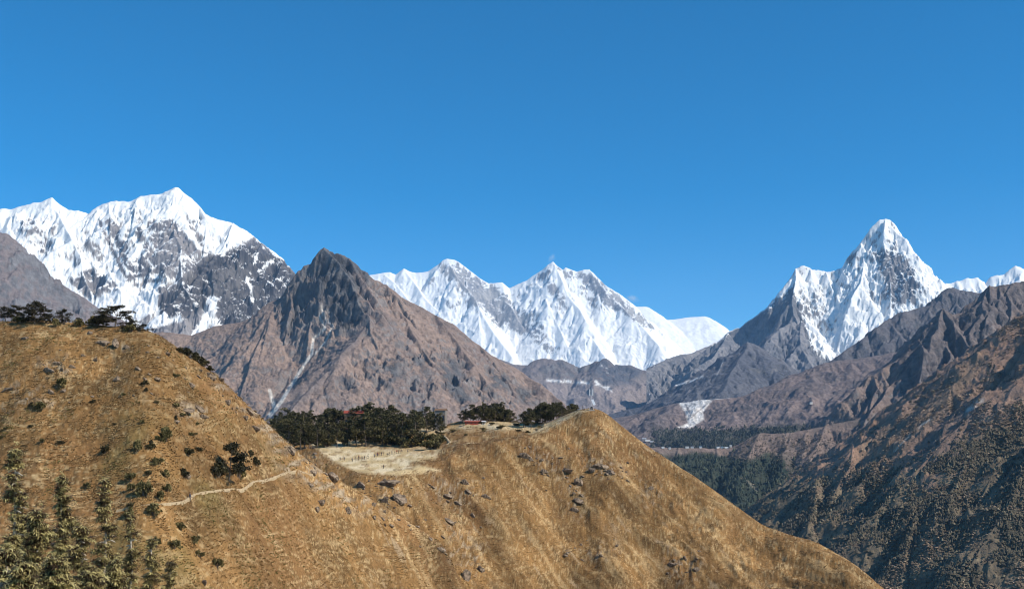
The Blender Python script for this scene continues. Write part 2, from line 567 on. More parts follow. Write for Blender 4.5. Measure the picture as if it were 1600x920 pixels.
lay.crag = (75, 170, lambda px, py: poly_in(px, py, [(235, 470), (300, 425), (322, 402), (345, 390), (372, 380), (400, 365), (470, 430), (420, 520), (250, 520)], 14) + .5 * poly_in(px, py, [(60, 340), (330, 340), (330, 440), (200, 480), (100, 440)], 20))
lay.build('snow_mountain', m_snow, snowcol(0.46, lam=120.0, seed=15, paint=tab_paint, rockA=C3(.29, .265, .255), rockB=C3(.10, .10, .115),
          dark=lambda px, py: poly_in(px, py, [(245, 470), (300, 425), (322, 402), (345, 395), (385, 385), (440, 405), (470, 430), (420, 500), (345, 515), (335, 470), (300, 492), (250, 500)], 8)),  # darkens the bare buttress rock, standing in for shade on its left faces
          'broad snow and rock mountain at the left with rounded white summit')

# ---- the horn mountain on the right
ama_sky = [(1040, 560), (1085, 550), (1120, 533), (1138, 519), (1147, 514), (1156, 510), (1170, 500), (1181, 493), (1190, 485), (1199, 478), (1207, 468), (1214, 460), (1221, 451), (1227, 445),
           (1237, 432), (1243, 419), (1251, 415), (1258, 413.5), (1272, 420), (1281, 421), (1290, 423.5), (1306, 421), (1319, 417), (1321, 407), (1327, 399), (1333, 391.5),
           (1345, 379), (1353, 366), (1360, 355), (1367, 348), (1374, 343), (1383, 341.5), (1391, 342), (1398, 349), (1406, 360), (1409, 373), (1414, 384), (1427, 399), (1435, 408),
           (1443, 417), (1453, 428), (1464, 433), (1470, 440), (1482, 452), (1500, 470), (1540, 500), (1580, 540)]
lay = Layer(1010, 1600, 10500, 15400, 1.2, 420, -500, 1.3, 31)
sky = pline(ama_sky, 14000)
lay.add(sky, 2.3)
for pts, sl, fc in (([(1383, 342), (1380, 375), (1388, 410), (1392, 450), (1391, 490)], 1.5, 1.6),
                    ([(1414, 384), (1428, 410), (1436, 440), (1432, 478)], 1.2, 1.5),
                    ([(1453, 428), (1460, 450), (1455, 480)], 1.0, 1.3),
                    ([(1243, 419), (1241, 450), (1240, 490), (1252, 530), (1290, 565)], 1.0, 1.5),
                    ([(1345, 379), (1350, 410), (1345, 440), (1330, 465)], 1.2, 1.4),
                    ([(1290, 423), (1300, 450), (1305, 480)], 1.1, 1.4),
                    ([(1240, 500), (1215, 515), (1190, 545), (1160, 575)], .8, 1.1),
                    ([(1252, 500), (1250, 530), (1262, 560), (1290, 590)], .7, 1.1),
                    ([(1138, 520), (1120, 550), (1080, 580)], .7, 1.0)):
    s = subdiv(spur_px(pts, 13950 if pts[0][1] < 495 else 12600, sl), 150, 18, lay.r)
    lay.add(s, (fc * 1.15, fc * 1.5))
    for g in grow(s, 170, 240, sl * 0.9, lay.r, 1): lay.add(g, fc)
for P in ([(1120, 533, 13900), (1085, 550, 13300), (1036, 563, 12900), (1010, 578, 12500), (976, 606, 12000), (940, 634, 11600)],):
    s = subdiv(pline(P, 0), 250, 20, lay.r); lay.add(s, .8)
    for g in grow(s, 160, 350, .6, lay.r, 1): lay.add(g, .85)
for g in grow(sky, 260, 420, 1.1, lay.r, 1, (-1,)): lay.add(g, 1.4)
lay.amp, lay.lam, lay.flute, lay.flam, lay.keep = 110, 330, 70, 100, 160
lay.crag = (46, 100, lambda px, py: .12 + .88 * sm(0, 30, py - np.interp(px, [p[0] for p in ama_sky], [p[1] for p in ama_sky])) * (1 - poly_in(px, py, [(1290, 550), (1310, 495), (1335, 455), (1360, 460), (1392, 490), (1375, 510), (1320, 550)], 10)))
lay.basef = lambda px, d: np.interp(d, [10500, 11800, 12600, 13300, 14000, 15400], [-300, 250, 900, 1500, 1750, 700]) * sm(1170, 1310, px) - 500 * (1 - sm(1170, 1310, px)) + 0 * d


def ama_paint(I, n1, n2):
    px, py = I['px'] + 6 * n1, I['py'] + 6 * n2
    v = 0.45 + 0 * px
    v = v + 1.0 * poly_in(px, py, [(1295, 545), (1310, 505), (1335, 465), (1340, 455), (1360, 470), (1392, 490), (1375, 505), (1320, 545)], 6)
    v = v - 0.5 * poly_in(px, py, [(1235, 440), (1270, 440), (1320, 460), (1290, 500), (1245, 490)], 12) * sm(-.2, .2, n1)
    v = v - 0.9 * poly_in(px, py, [(1320, 402), (1345, 390), (1330, 416)], 4)
    v = v - 0.8 * poly_in(px, py, [(1365, 395), (1400, 390), (1432, 420), (1430, 470), (1395, 480), (1385, 440)], 8)  # bare rock, its dark patch also painting the bluish shadow beside the arete
    v = v - 1.8 * sm(0, 30, py - np.interp(px, [1000, 1120, 1200, 1237, 1250, 1270, 1300, 1330, 1380, 1420, 1470, 1600], [500, 520, 470, 440, 470, 530, 560, 560, 520, 500, 495, 470]))
    v = v - 0.9 * poly_in(px, py, [(1310, 505), (1335, 490), (1350, 497), (1325, 520)], 5)
    return v


lay.build('snow_mountain', m_snow, snowcol(0.22, lam=110.0, seed=25, paint=ama_paint, rockA=C3(.25, .235, .235), rockB=C3(.13, .135, .15)),
          'steep snow horn with knob shaped summit at the right')
# ---- brown and grey mid mountains
m_rock = terrain_mat('mountain_surface', 0.035, 0.85, 0.42, 13.0)


def rockcol(base, base2, rock, rock2, steep=0.62, lam=120.0, seed=5, paint=None, rockamt=0.0):
    """scree and dry grass where it is gentle, bare rock where it is steep"""
    def f(I):
        n1 = fbm(I['x'] / lam, I['z'] / lam + I['y'] / lam * .4, 6, seed, 0.6)
        n2 = fbm(I['x'] / (lam * 5), I['y'] / (lam * 5), 4, seed + 3)
        c = mixc(base, base2, sm(-.3, .35, n2 + .4 * n1))
        rk = mixc(rock, rock2, sm(-.3, .3, n1))
        v = (steep - I['n'][..., 2]) * 2.2 + n1 * 0.7 + n2 * 0.4 + rockamt
        c = mixc(c, rk, sm(-.12, .2, v))
        if paint is not None:
            c = paint(I, n1, n2, c, rk)
        return c
    return f


# brown pyramid in the middle
br_sky = [(200, 520), (262, 518), (300, 524), (318, 516), (333, 510), (355, 505), (377, 503), (389, 498), (401, 491), (412, 482), (422, 471), (436, 466), (450, 458), (457, 440), (465, 424),
          (475, 415), (485, 410), (491, 403), (496, 396), (501, 390), (506, 386), (512, 389), (517, 393), (531, 397), (540, 400), (545, 401.5), (557, 412), (570, 422), (580, 431),
          (592, 439), (604, 445), (615, 452), (629, 463), (650, 475), (666, 484), (681, 491), (695, 500), (709, 506), (720, 516), (729, 524), (740, 534), (751, 541), (770, 555), (786, 564),
          (802, 573), (818, 582), (832, 593), (846, 604), (860, 620), (885, 640), (915, 672), (950, 700)]
lay = Layer(195, 960, 4300, 6900, 1.25, 400, -900, 0.95, 41)
sky = pline(br_sky, 6000)
ka, kb = [i for i, p in enumerate(br_sky) if p in ((450, 458), (570, 422))]
lay.add(sky[:ka + 1], .92); lay.add(sky[ka:kb + 1], 1.7); lay.add(sky[kb:], 1.0)
for pts, sl, fc in (([(506, 386), (528, 408), (548, 436), (560, 470), (578, 496), (590, 540)], 0.9, 1.45),
                    ([(545, 402), (570, 440), (590, 470)], 0.9, 1.2),
                    ([(465, 424), (478, 450), (490, 480), (482, 520)], 0.95, 1.6), ([(452, 440), (456, 470), (448, 505)], .95, 1.5),
                    ([(590, 475), (570, 510), (535, 550), (495, 595), (455, 640)], 0.6, 0.8),
                    ([(604, 445), (640, 510), (672, 560), (705, 610), (730, 660)], 0.78, 0.95),
                    ([(681, 491), (722, 545), (760, 595), (790, 640)], 0.78, 0.95),
                    ([(751, 541), (790, 590), (815, 640)], 0.75, 0.9),
                    ([(436, 466), (420, 500), (400, 545), (380, 600)], 0.75, 0.85),
                    ([(377, 503), (350, 545), (340, 590)], 0.75, 0.85)):
    P = spur_px(pts, 5990 if pts[0] != (590, 475) else 5720, sl)
    s = subdiv(P, 90, 14, lay.r)
    lay.add(s, (fc * .9, fc * 1.5))
    if pts[0][0] >= 500:
        for g in grow(s, 130, 170, sl * 0.9, lay.r, 1, (1,) if pts[0][0] < 560 else (1, -1)): lay.add(g, fc)
for g in grow(sky[kb:], 240, 420, .7, lay.r, 1, (-1,)): lay.add(g, 1.0)
lay.amp, lay.lam, lay.flute, lay.flam, lay.keep, lay.gain = 40, 240, 12, 60, 120, .56
lay.crag = [(95, 150, lambda px, py: poly_in(px, py, [(432, 480), (465, 418), (490, 402), (512, 400), (548, 408), (585, 440), (572, 455), (585, 500), (545, 522), (515, 505), (490, 500), (450, 530)], 9)),
            (40, 60, lambda px, py: .9 * poly_in(px, py, [(450, 440), (490, 395), (506, 384), (550, 395), (600, 440), (640, 470), (600, 480), (580, 505), (540, 525), (450, 535)], 10)),
            (60, 110, lambda px, py: poly_in(px, py, [(590, 540), (650, 540), (720, 550), (800, 590), (850, 640), (620, 640), (520, 610), (530, 585)], 14) * sm(-.05, .2, fbm(px / 40, py / 30, 3, 66))),
            (14, 45, lambda px, py: .8 + 0 * px)]


def brown_paint(I, n1, n2, c, rk):
    px, py = I['px'] + 5 * n1, I['py'] + 5 * n2
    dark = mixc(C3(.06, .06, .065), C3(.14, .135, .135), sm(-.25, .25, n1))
    q = np.maximum(poly_in(px, py, [(488, 410), (506, 386), (545, 402), (580, 432), (572, 450), (556, 452), (572, 495), (545, 515), (528, 508), (512, 470), (492, 450)], 4),  # dark rock and the steep left face's shade painted as one tone
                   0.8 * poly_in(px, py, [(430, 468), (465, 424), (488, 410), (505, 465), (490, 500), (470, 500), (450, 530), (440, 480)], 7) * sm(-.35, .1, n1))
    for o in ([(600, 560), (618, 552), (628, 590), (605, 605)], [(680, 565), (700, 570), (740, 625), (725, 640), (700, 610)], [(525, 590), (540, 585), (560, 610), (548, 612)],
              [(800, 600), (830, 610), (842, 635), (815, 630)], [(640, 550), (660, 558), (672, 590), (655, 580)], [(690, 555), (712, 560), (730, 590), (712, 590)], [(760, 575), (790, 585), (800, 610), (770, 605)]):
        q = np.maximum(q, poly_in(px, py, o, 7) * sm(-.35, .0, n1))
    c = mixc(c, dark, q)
    tan = C3(.34, .26, .20)
    c = mixc(c, C3(.25, .19, .165), 0.6 * poly_in(px, py, [(548, 425), (566, 430), (588, 480), (570, 500), (578, 470)], 4))  # tan stripe painted for the sunlit ridge beside the crag
    wash = mixc(C3(.18, .155, .15), C3(.14, .125, .125), sm(-.2, .2, n1))
    c = mixc(c, wash, 0.55 * stroke(px, py, [(575, 500), (545, 540), (500, 590), (455, 630)], 6, 12, 8))
    pale = C3(.62, .56, .49)
    jx = I['px'] + 1.5 * n1
    q = np.maximum(stroke(jx, I['py'], [(500, 496), (508, 512), (489, 530), (487, 552), (474, 572), (455, 602), (436, 632), (422, 648)], 1.5, 3.2, 1.1),
                   stroke(jx, I['py'], [(502, 480), (509, 500), (520, 508), (508, 535), (492, 552)], 1.2, 1.1, 1.0))
    q = np.maximum(q, stroke(jx, I['py'], [(421, 610), (426, 626), (430, 640)], 2.6, 3.2, 1.2))
    c = mixc(c, pale, np.clip(q, 0, 1) * .95)
    return c


lay.build('mountain', m_rock, rockcol(C3(.30, .215, .17), C3(.22, .165, .14), C3(.15, .13, .125), C3(.25, .215, .195), 0.50, 60, 45, brown_paint),
          'brown pyramid mountain with dark rocky summit behind the grove')

# dark slope at the far left, in front of the snow
lay = Layer(-160, 330, 5200, 8200, 1.4, 200, -500, 0.95, 42)
sky = pline([(-160, 300), (-100, 320), (-40, 340), (0, 361), (10, 363), (20, 373), (32, 385), (45, 402), (58, 417), (72, 426), (85, 435), (97, 443), (113, 453), (129, 462), (152, 481), (170, 490), (188, 497),
             (211, 508), (240, 530), (290, 560), (330, 590)], 7300)
lay.add(sky, 1.0)
for g in grow(sky, 260, 700, .75, lay.r, 2, (-1,)): lay.add(g, 1.05)
lay.amp, lay.lam, lay.flute, lay.flam, lay.keep = 70, 260, 45, 70, 120
lay.build('mountain', m_rock, rockcol(C3(.215, .175, .165), C3(.18, .155, .15), C3(.13, .125, .13), C3(.20, .19, .19), 0.60, 80, 47),
          'grey brown slope in front of the snow at the left edge')

# low hills at the head of the valley
lay = Layer(730, 1080, 12500, 16500, 1.4, 160, -300, 0.55, 43)
sky = pline([(700, 560), (740, 558), (770, 560), (785, 562), (805, 569), (822, 569), (836, 562), (849, 559), (860, 559), (868, 561), (878, 561), (886, 565), (899, 572), (911, 575), (920, 568), (931, 563), (940, 564), (946, 559),
             (956, 566), (965, 568), (985, 571), (1006, 577), (1040, 600), (1090, 620)], 15500)
lay.add(sky, .6)
for g in grow(sky, 300, 800, .42, lay.r, 2, (-1,)): lay.add(g, .6)
lay.amp, lay.lam, lay.flute, lay.flam, lay.keep = 90, 420, 40, 120, 200


def low_paint(I, n1, n2, c, rk):
    px, py = I['px'], I['py']
    c = mixc(c, C3(.30, .25, .235), .7 * sm(585, 605, py + 6 * n2) * sm(800, 850, px))
    c = mixc(c, C3(.09, .10, .12), .9 * poly_in(px, py, [(925, 566), (946, 560), (975, 570), (1006, 577), (985, 600), (940, 605), (930, 585)], 6) * sm(-.5, .0, n1))  # dark blue tone paints the shade on this rock peak
    w = np.maximum(stroke(px, py + 3 * n1, [(855, 594), (890, 596), (930, 600), (952, 606)], 2.2, 1.2, 1.5), stroke(px, py + 2 * n1, [(930, 596), (945, 606), (956, 612)], 1.5, 1.5, 1))
    w = np.maximum(w, stroke(px, py, [(938, 570), (947, 575), (950, 585)], 1.5, 1, 1.5) * sm(-.1, .2, n1))
    return mixc(c, SNOW * .9, w * .9 * sm(-.25, .05, n1))


lay.build('hill', m_rock, rockcol(C3(.20, .165, .155), C3(.17, .15, .145), C3(.12, .12, .125), C3(.19, .18, .18), 0.62, 110, 49, low_paint),
          'low dark hills under the long snow wall')

# cone in front of the horn, with haze blue painted into its rock
lay = Layer(880, 1420, 8300, 11000, 1.4, 200, -500, 0.6, 44)
sky = pline([(900, 668), (940, 650), (975, 640), (1000, 636), (1030, 621), (1062, 602), (1086, 586), (1110, 574), (1130, 563), (1150, 551), (1160, 541), (1168, 534), (1176, 536), (1186, 542), (1203, 555), (1220, 567), (1245, 583), (1262, 588), (1300, 590), (1340, 600), (1420, 640)], 9800)
lay.add(sky, .66)
for pts in ([(1168, 534), (1150, 570), (1130, 610)], [(1186, 542), (1210, 580), (1215, 620)], [(1110, 574), (1080, 605), (1050, 640)], [(1150, 551), (1120, 585), (1090, 620)]):
    s = subdiv(spur_px(pts, 9790, .5), 120, 16, lay.r); lay.add(s, .66)
for g in grow(sky, 260, 420, .45, lay.r, 2, (-1,)): lay.add(g, .7)
lay.amp, lay.lam, lay.flute, lay.flam, lay.keep = 50, 330, 26, 60, 160


def cone_paint(I, n1, n2, c, rk):
    px, py = I['px'], I['py']
    w = stroke(px, py + 3 * n1, [(1098, 588), (1070, 598), (1040, 605), (1010, 612)], 1.4, 1.6, 1)
    w = np.maximum(w, stroke(px, py + n1, [(958, 624), (967, 616), (978, 611)], 1.0, 2.0, 1))
    w = np.maximum(w, stroke(px, py + n1, [(1130, 563), (1124, 578), (1118, 590)], .7, .5, .8) * .5)
    return mixc(c, C3(.7, .68, .66), w * .9)


lay.build('hill', m_rock, rockcol(C3(.14, .14, .155), C3(.10, .105, .125), C3(.09, .095, .105), C3(.16, .155, .16), 0.55, 90, 50, cone_paint),
          'smooth blue grey cone below the snow horn')

# terrace with the white landslide
lay = Layer(880, 1480, 6200, 8600, 1.3, 220, -700, 0.5, 45)
sky = pline([(900, 660, 7800), (950, 655, 7800), (990, 648, 7800), (1030, 636, 7700), (1059, 629, 7600), (1100, 624, 7500), (1145, 621, 7500), (1179, 616, 7500), (1210, 604, 7500), (1240, 590, 7500), (1262, 577, 7500),
             (1290, 566, 7500), (1340, 560, 7500), (1400, 550, 7500), (1480, 520, 7500)], 7500)
lay.add(sky, .45)
for g in grow(sky, 240, 600, .33, lay.r, 2, (-1,)): lay.add(g, .5)
lay.amp, lay.lam, lay.flute, lay.flam, lay.keep = 40, 260, 16, 50, 120


def terr_paint(I, n1, n2, c, rk):
    px, py = I['px'], I['py']
    jx, jy = px + 3 * n1, py + 3 * n2
    s = poly_in(jx, jy, [(1061, 630), (1075, 625), (1108, 622), (1112, 626), (1098, 645), (1100, 655), (1078, 668), (1058, 668), (1075, 660), (1072, 645)], 2.0)
    s = s * (1 - .75 * np.maximum(stroke(jx, py, [(1072, 632), (1080, 648)], 1.2, 1.0, 1), stroke(jx, py, [(1106, 630), (1076, 655)], .8, .8, 1)))
    c = mixc(c, C3(.70, .66, .61) * (.75 + .5 * sm(-.4, .4, fbm(I['x'] / 25, I['z'] / 60 + I['y'] / 90, 4, 361)))[..., None], s)
    c = mixc(c, C3(.7, .68, .64), .8 * stroke(px, py + n1, [(1110, 624), (1140, 621)], .8, .6, .7) * sm(-.3, .1, n1))
    fr = sm(664, 676, py + 9 * n2 + 0.03 * (px - 1100)) * sm(1005, 1040, px)
    f = mixc(C3(.035, .045, .04), C3(.075, .075, .06), sm(-.3, .35, n1))
    c = mixc(c, f, fr * .85 * sm(-.6, -.2, n1))
    c = mixc(c, C3(.26, .20, .18), .5 * stroke(px, py + 4 * n2, [(1150, 655), (1220, 640), (1300, 620)], 6, 9, 6))
    return c


lay.build('hill', m_rock, rockcol(C3(.215, .165, .15), C3(.17, .14, .135), C3(.14, .12, .12), C3(.20, .17, .16), 0.62, 70, 52, terr_paint),
          'pinkish terrace with a bright white landslide scar')
terrace = lay

# blue grey ridge behind the crags
lay = Layer(1080, 1760, 6700, 9800, 1.3, 240, -600, 0.9, 46)
sky = pline([(1100, 690, 7900), (1150, 655, 8000), (1200, 628, 8100), (1240, 606, 8200), (1281, 582, 8300), (1303, 560, 8400), (1318, 549, 8400), (1333, 539, 8500), (1348, 529, 8500), (1363, 518, 8600), (1377, 506, 8600), (1391, 496, 8700), (1401, 490, 8700), (1412, 486, 8700), (1425, 484, 8800),
             (1440, 480, 8800), (1455, 476, 8800), (1467, 470, 8800), (1475, 458, 8900), (1482, 449, 8900), (1488, 447, 8900), (1495, 450, 8900), (1513, 453, 8900), (1534, 458, 8900), (1560, 460, 8900), (1600, 462, 8900), (1680, 440, 8900), (1760, 430, 8900)], 8500)
lay.add(sky, .9)
for g in grow(sky, 170, 480, .7, lay.r, 2, (-1, 1)): lay.add(g, 1.05)
lay.amp, lay.lam, lay.flute, lay.flam, lay.keep = 60, 200, 35, 60, 120
lay.basef = lambda px, d: np.interp(d, [6700, 7600, 8400, 9800], [-500, 60, 200, -200]) + 0 * px
lay.build('mountain', m_rock, rockcol(C3(.15, .135, .135), C3(.11, .105, .115), C3(.075, .08, .09), C3(.15, .14, .145), 0.62, 70, 53),
          'dark blue grey ridge rising right in front of the snow horn')

# craggy ridge
lay = Layer(1190, 1760, 4400, 6300, 1.3, 320, -800, 1.0, 47)
sky = pline([(1210, 712, 4900), (1250, 690, 5000), (1290, 664, 5100), (1304, 658, 5150), (1322, 632, 5200), (1330, 622, 5200), (1338, 606, 5200), (1347, 602, 5250), (1357, 588, 5300), (1367, 583, 5300), (1380, 574, 5300), (1394, 566, 5350), (1410, 556, 5400), (1424, 545, 5400), (1434, 532, 5400),
             (1443, 521, 5450), (1450, 509, 5450), (1458, 499, 5500), (1466, 488, 5500), (1473, 480, 5500), (1480, 484, 5500), (1487, 491, 5500), (1494, 490, 5500), (1505, 487, 5550), (1513, 483, 5550), (1523, 472, 5550), (1531, 462, 5600), (1539, 452, 5600), (1546, 446, 5600), (1556, 447, 5600), (1567, 445, 5600), (1582, 442, 5600), (1600, 440, 5600), (1650, 425, 5600), (1700, 400, 5600), (1760, 380, 5600)], 0)
lay.add(sky, 1.05)
for pts, d0, sl in (([(1473, 480), (1466, 510), (1450, 560), (1440, 610), (1435, 650)], 5490, .85), ([(1513, 484), (1498, 520), (1480, 560), (1470, 600)], 5540, .85), ([(1546, 446), (1535, 490), (1515, 530)], 5590, .8),
                    ([(1424, 545), (1405, 580), (1380, 620), (1350, 660)], 5390, .75), ([(1357, 588), (1340, 630), (1325, 680), (1310, 710)], 5290, .8), ([(1394, 566), (1372, 610), (1352, 640)], 5340, .8), ([(1582, 442), (1580, 490), (1560, 530)], 5590, .8), ([(1304, 658), (1292, 690), (1284, 730)], 5140, .7), ([(1270, 676), (1262, 705), (1256, 745)], 5040, .7)):
    s = subdiv(spur_px(pts, d0, sl), 70, 12, lay.r); lay.add(s, (1.05, 1.5))
    for g in grow(s, 130, 130, sl * .9, lay.r, 1): lay.add(g, 1.1)
for g in grow(sky, 240, 300, .85, lay.r, 1, (-1, 1)): lay.add(g, 1.1)
lay.crag = (26, 70, lambda px, py: np.clip(poly_in(px, py, [(1340, 600), (1400, 560), (1470, 475), (1500, 485), (1550, 440), (1620, 430), (1620, 470), (1560, 520), (1500, 580), (1450, 640), (1350, 690), (1300, 720), (1280, 680)], 14) * 1.0, 0, 1))
lay.amp, lay.lam, lay.flute, lay.flam, lay.keep, lay.gain = 42, 170, 16, 40, 90, .56


for q, lf in (([(1434, 533), (1443, 560), (1440, 590), (1436, 612)], 45), ([(1476, 540), (1484, 565), (1477, 595)], 45), ([(1473, 481), (1480, 505), (1500, 535), (1512, 552)], 40), ([(1366, 590), (1372, 615), (1360, 640)], 28), ([(1546, 447), (1552, 480), (1540, 510)], 36)):
    lay.add(lay.spur_on(q, lf, 50, 6), (1.0, 3.0))


def crag_paint(I, n1, n2, c, rk):
    px, py = I['px'], I['py']
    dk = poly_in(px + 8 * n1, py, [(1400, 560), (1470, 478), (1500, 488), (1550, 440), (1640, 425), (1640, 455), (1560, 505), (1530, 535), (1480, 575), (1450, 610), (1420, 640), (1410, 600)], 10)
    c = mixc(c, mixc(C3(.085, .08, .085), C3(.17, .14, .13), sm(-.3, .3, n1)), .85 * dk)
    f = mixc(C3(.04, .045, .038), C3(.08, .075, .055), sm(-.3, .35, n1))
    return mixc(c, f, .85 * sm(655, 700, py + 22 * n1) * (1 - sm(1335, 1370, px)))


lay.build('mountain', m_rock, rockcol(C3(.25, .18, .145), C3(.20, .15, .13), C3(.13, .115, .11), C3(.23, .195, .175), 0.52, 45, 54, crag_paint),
          'craggy brown ridge with dark gullies at the right')
crags = lay

# forested knoll with the far village
lay = Layer(930, 1420, 3500, 5900, 1.3, 260, -1100, 0.62, 48)
sky = pline([(930, 700), (1000, 697), (1040, 698), (1080, 699), (1120, 700), (1135, 699), (1155, 692), (1172, 683), (1187, 677), (1205, 676), (1230, 675), (1255, 671), (1290, 664), (1330, 655), (1420, 640)], 5000)
lay.add(sky, .62)
for pts in ([(1230, 675), (1222, 710), (1215, 750)], [(1262, 671), (1254, 710), (1240, 760)], [(1187, 677), (1170, 715), (1150, 760), (1140, 800)], [(1120, 700), (1110, 740), (1100, 780)], [(1060, 699), (1055, 730), (1060, 780)], [(1290, 664), (1275, 700), (1262, 740)]):
    s = subdiv(spur_px(pts, 4990, .5), 70, 10, lay.r); lay.add(s, .75)
for g in grow(sky, 150, 260, .5, lay.r, 1, (-1,)): lay.add(g, .7)
lay.amp, lay.lam, lay.flute, lay.flam, lay.keep = 30, 130, 12, 40, 90


def knoll_paint(I, n1, n2, c, rk):
    px, py = I['px'], I['py']
    f = mixc(C3(.03, .045, .035), C3(.06, .065, .045), sm(-.3, .35, n1))
    edge = np.interp(px, [1000, 1050, 1080, 1110, 1140, 1170, 1200, 1230, 1260], [705, 712, 705, 706, 712, 716, 706, 712, 735])
    k = sm(-4, 6, py + 7 * n1 - edge)
    k = k * (1 - .6 * poly_in(px + 6 * n1, py, [(1215, 690), (1300, 680), (1280, 745), (1240, 770), (1225, 740)], 8) * sm(-.2, .2, n1))
    c = mixc(c, f, k)
    return mixc(c, C3(.3, .26, .2), .7 * stroke(px, py, [(1160, 747), (1172, 755), (1182, 768)], .8, 1.4, 1))


lay.build('hill', m_rock, rockcol(C3(.23, .165, .135), C3(.19, .145, .12), C3(.15, .13, .11), C3(.2, .17, .15), 0.45, 50, 55, knoll_paint),
          'forested knoll carrying the far village')
knoll = lay

# big wooded slope at the right
lay = Layer(1130, 1760, 1900, 4600, 1.25, 460, -1200, 0.72, 49)
sky = pline([(1760, 395, 3000), (1700, 430, 3100), (1650, 460, 3200), (1600, 490, 3300), (1588, 498, 3320), (1577, 506, 3340), (1563, 514, 3360), (1552, 521, 3370), (1538, 533, 3390), (1526, 541, 3410), (1514, 556, 3430), (1503, 567, 3450), (1485, 584, 3480), (1466, 600, 3510),
             (1440, 624, 3550), (1415, 646, 3600), (1392, 663, 3640), (1369, 679, 3680), (1345, 696, 3730), (1322, 711, 3780), (1290, 728, 3830), (1262, 743, 3880), (1238, 757, 3930), (1216, 771, 3970), (1190, 785, 4010), (1165, 799, 4050), (1130, 825, 4100)], 0)
lay.add(sky, .75)
for g in grow(sky, 260, 300, .62, lay.r, 1, (-1, 1)): lay.add(g, .76)
sp = [lay.spur_on(p, lf) for p, lf in (
    ([(1600, 545), (1548, 572), (1500, 606), (1455, 650), (1418, 680), (1392, 712), (1370, 742), (1340, 775)], 26),
    ([(1680, 550), (1590, 615), (1540, 650), (1480, 705), (1430, 760), (1370, 820), (1330, 860)], 34),
    ([(1700, 670), (1640, 710), (1598, 775), (1580, 830), (1540, 890), (1500, 960)], 60),
    ([(1575, 610), (1540, 625), (1500, 650), (1470, 690)], 26),
    ([(1369, 684), (1330, 740), (1300, 790)], 24), ([(1300, 730), (1275, 790), (1262, 850)], 40),
    ([(1440, 700), (1420, 760), (1430, 830), (1410, 900)], 24), ([(1520, 680), (1500, 760), (1480, 840), (1470, 930)], 24), ([(1600, 700), (1560, 740), (1530, 800)], 22))]
for q in sp:
    lay.add(q, (.9, 1.15))
    for g in grow(q, 150, 90, .66, lay.r, 1): lay.add(g, .85)
lay.amp, lay.lam, lay.flute, lay.flam, lay.keep, lay.gain = 34, 190, 6, 36, 70, .56


def slope_forest(px, py, n1, n2):
    edge = np.interp(px, [1100, 1200, 1260, 1300, 1350, 1400, 1450, 1500, 1560, 1600, 1760], [700, 740, 742, 745, 735, 735, 735, 700, 660, 640, 600])
    return sm(-25, 30, py - edge + 45 * n1 + 30 * n2)


def slope_paint(I, n1, n2, c, rk):
    px, py = I['px'], I['py']
    f = mixc(C3(.12, .098, .066), C3(.24, .185, .115), sm(-.25, .35, n1))
    k = slope_forest(px, py, n1, n2)
    c = mixc(c, mixc(f, C3(.14, .12, .085), .8 * sm(.05, .4, n2 + .3 * n1)), k * .9)
    gold = C3(.25, .175, .115)
    g = np.maximum(poly_in(px, py, [(1345, 690), (1420, 645), (1470, 605), (1530, 545), (1545, 560), (1490, 630), (1420, 690), (1380, 740), (1335, 760)], 12), .7 * poly_in(px, py, [(1480, 800), (1500, 790), (1520, 850), (1480, 920), (1430, 880)], 14) * sm(-.3, .2, n1))
    c = mixc(c, gold, .6 * g * sm(-.35, .2, n1 + .4))
    c = mixc(c, C3(.5, .46, .4), stroke(px + 3 * n1, py, [(1466, 648), (1440, 664), (1415, 686), (1398, 705)], 1.0, 1.4, 1) * sm(-.1, .15, n1) * .8)
    c = mixc(c, C3(.55, .5, .45), .8 * sm(.12, .3, n1) * poly_in(px, py, [(1505, 625), (1535, 622), (1540, 640), (1510, 645)], 5))
    return c


lay.build('hill', m_rock, rockcol(C3(.32, .20, .14), C3(.25, .17, .13), C3(.15, .12, .10), C3(.27, .21, .17), 0.42, 40, 56, slope_paint),
          'large wooded brown slope filling the lower right')
slope = lay

# ground sheet out to the horizon
n = 120
gx = np.linspace(-60000, 60000, n); gy = np.linspace(900, 120000, n)
GX, GY = np.meshgrid(gx, gy)
GZ = -1250 + 60 * fbm(GX / 5000, GY / 5000, 4, 77) + np.clip((GY - 6000) / 10000, 0, 1) * 600
og = link_mesh('ground', np.stack([GX, GY, GZ], -1).reshape(-1, 3), grid_faces(n, n), m_rock)
set_attr(og, 'albedo', np.tile([.17, .14, .12, 1], (n * n, 1)))
tag(og, 'valley floor far below the slopes', 'ground', None, 'structure')
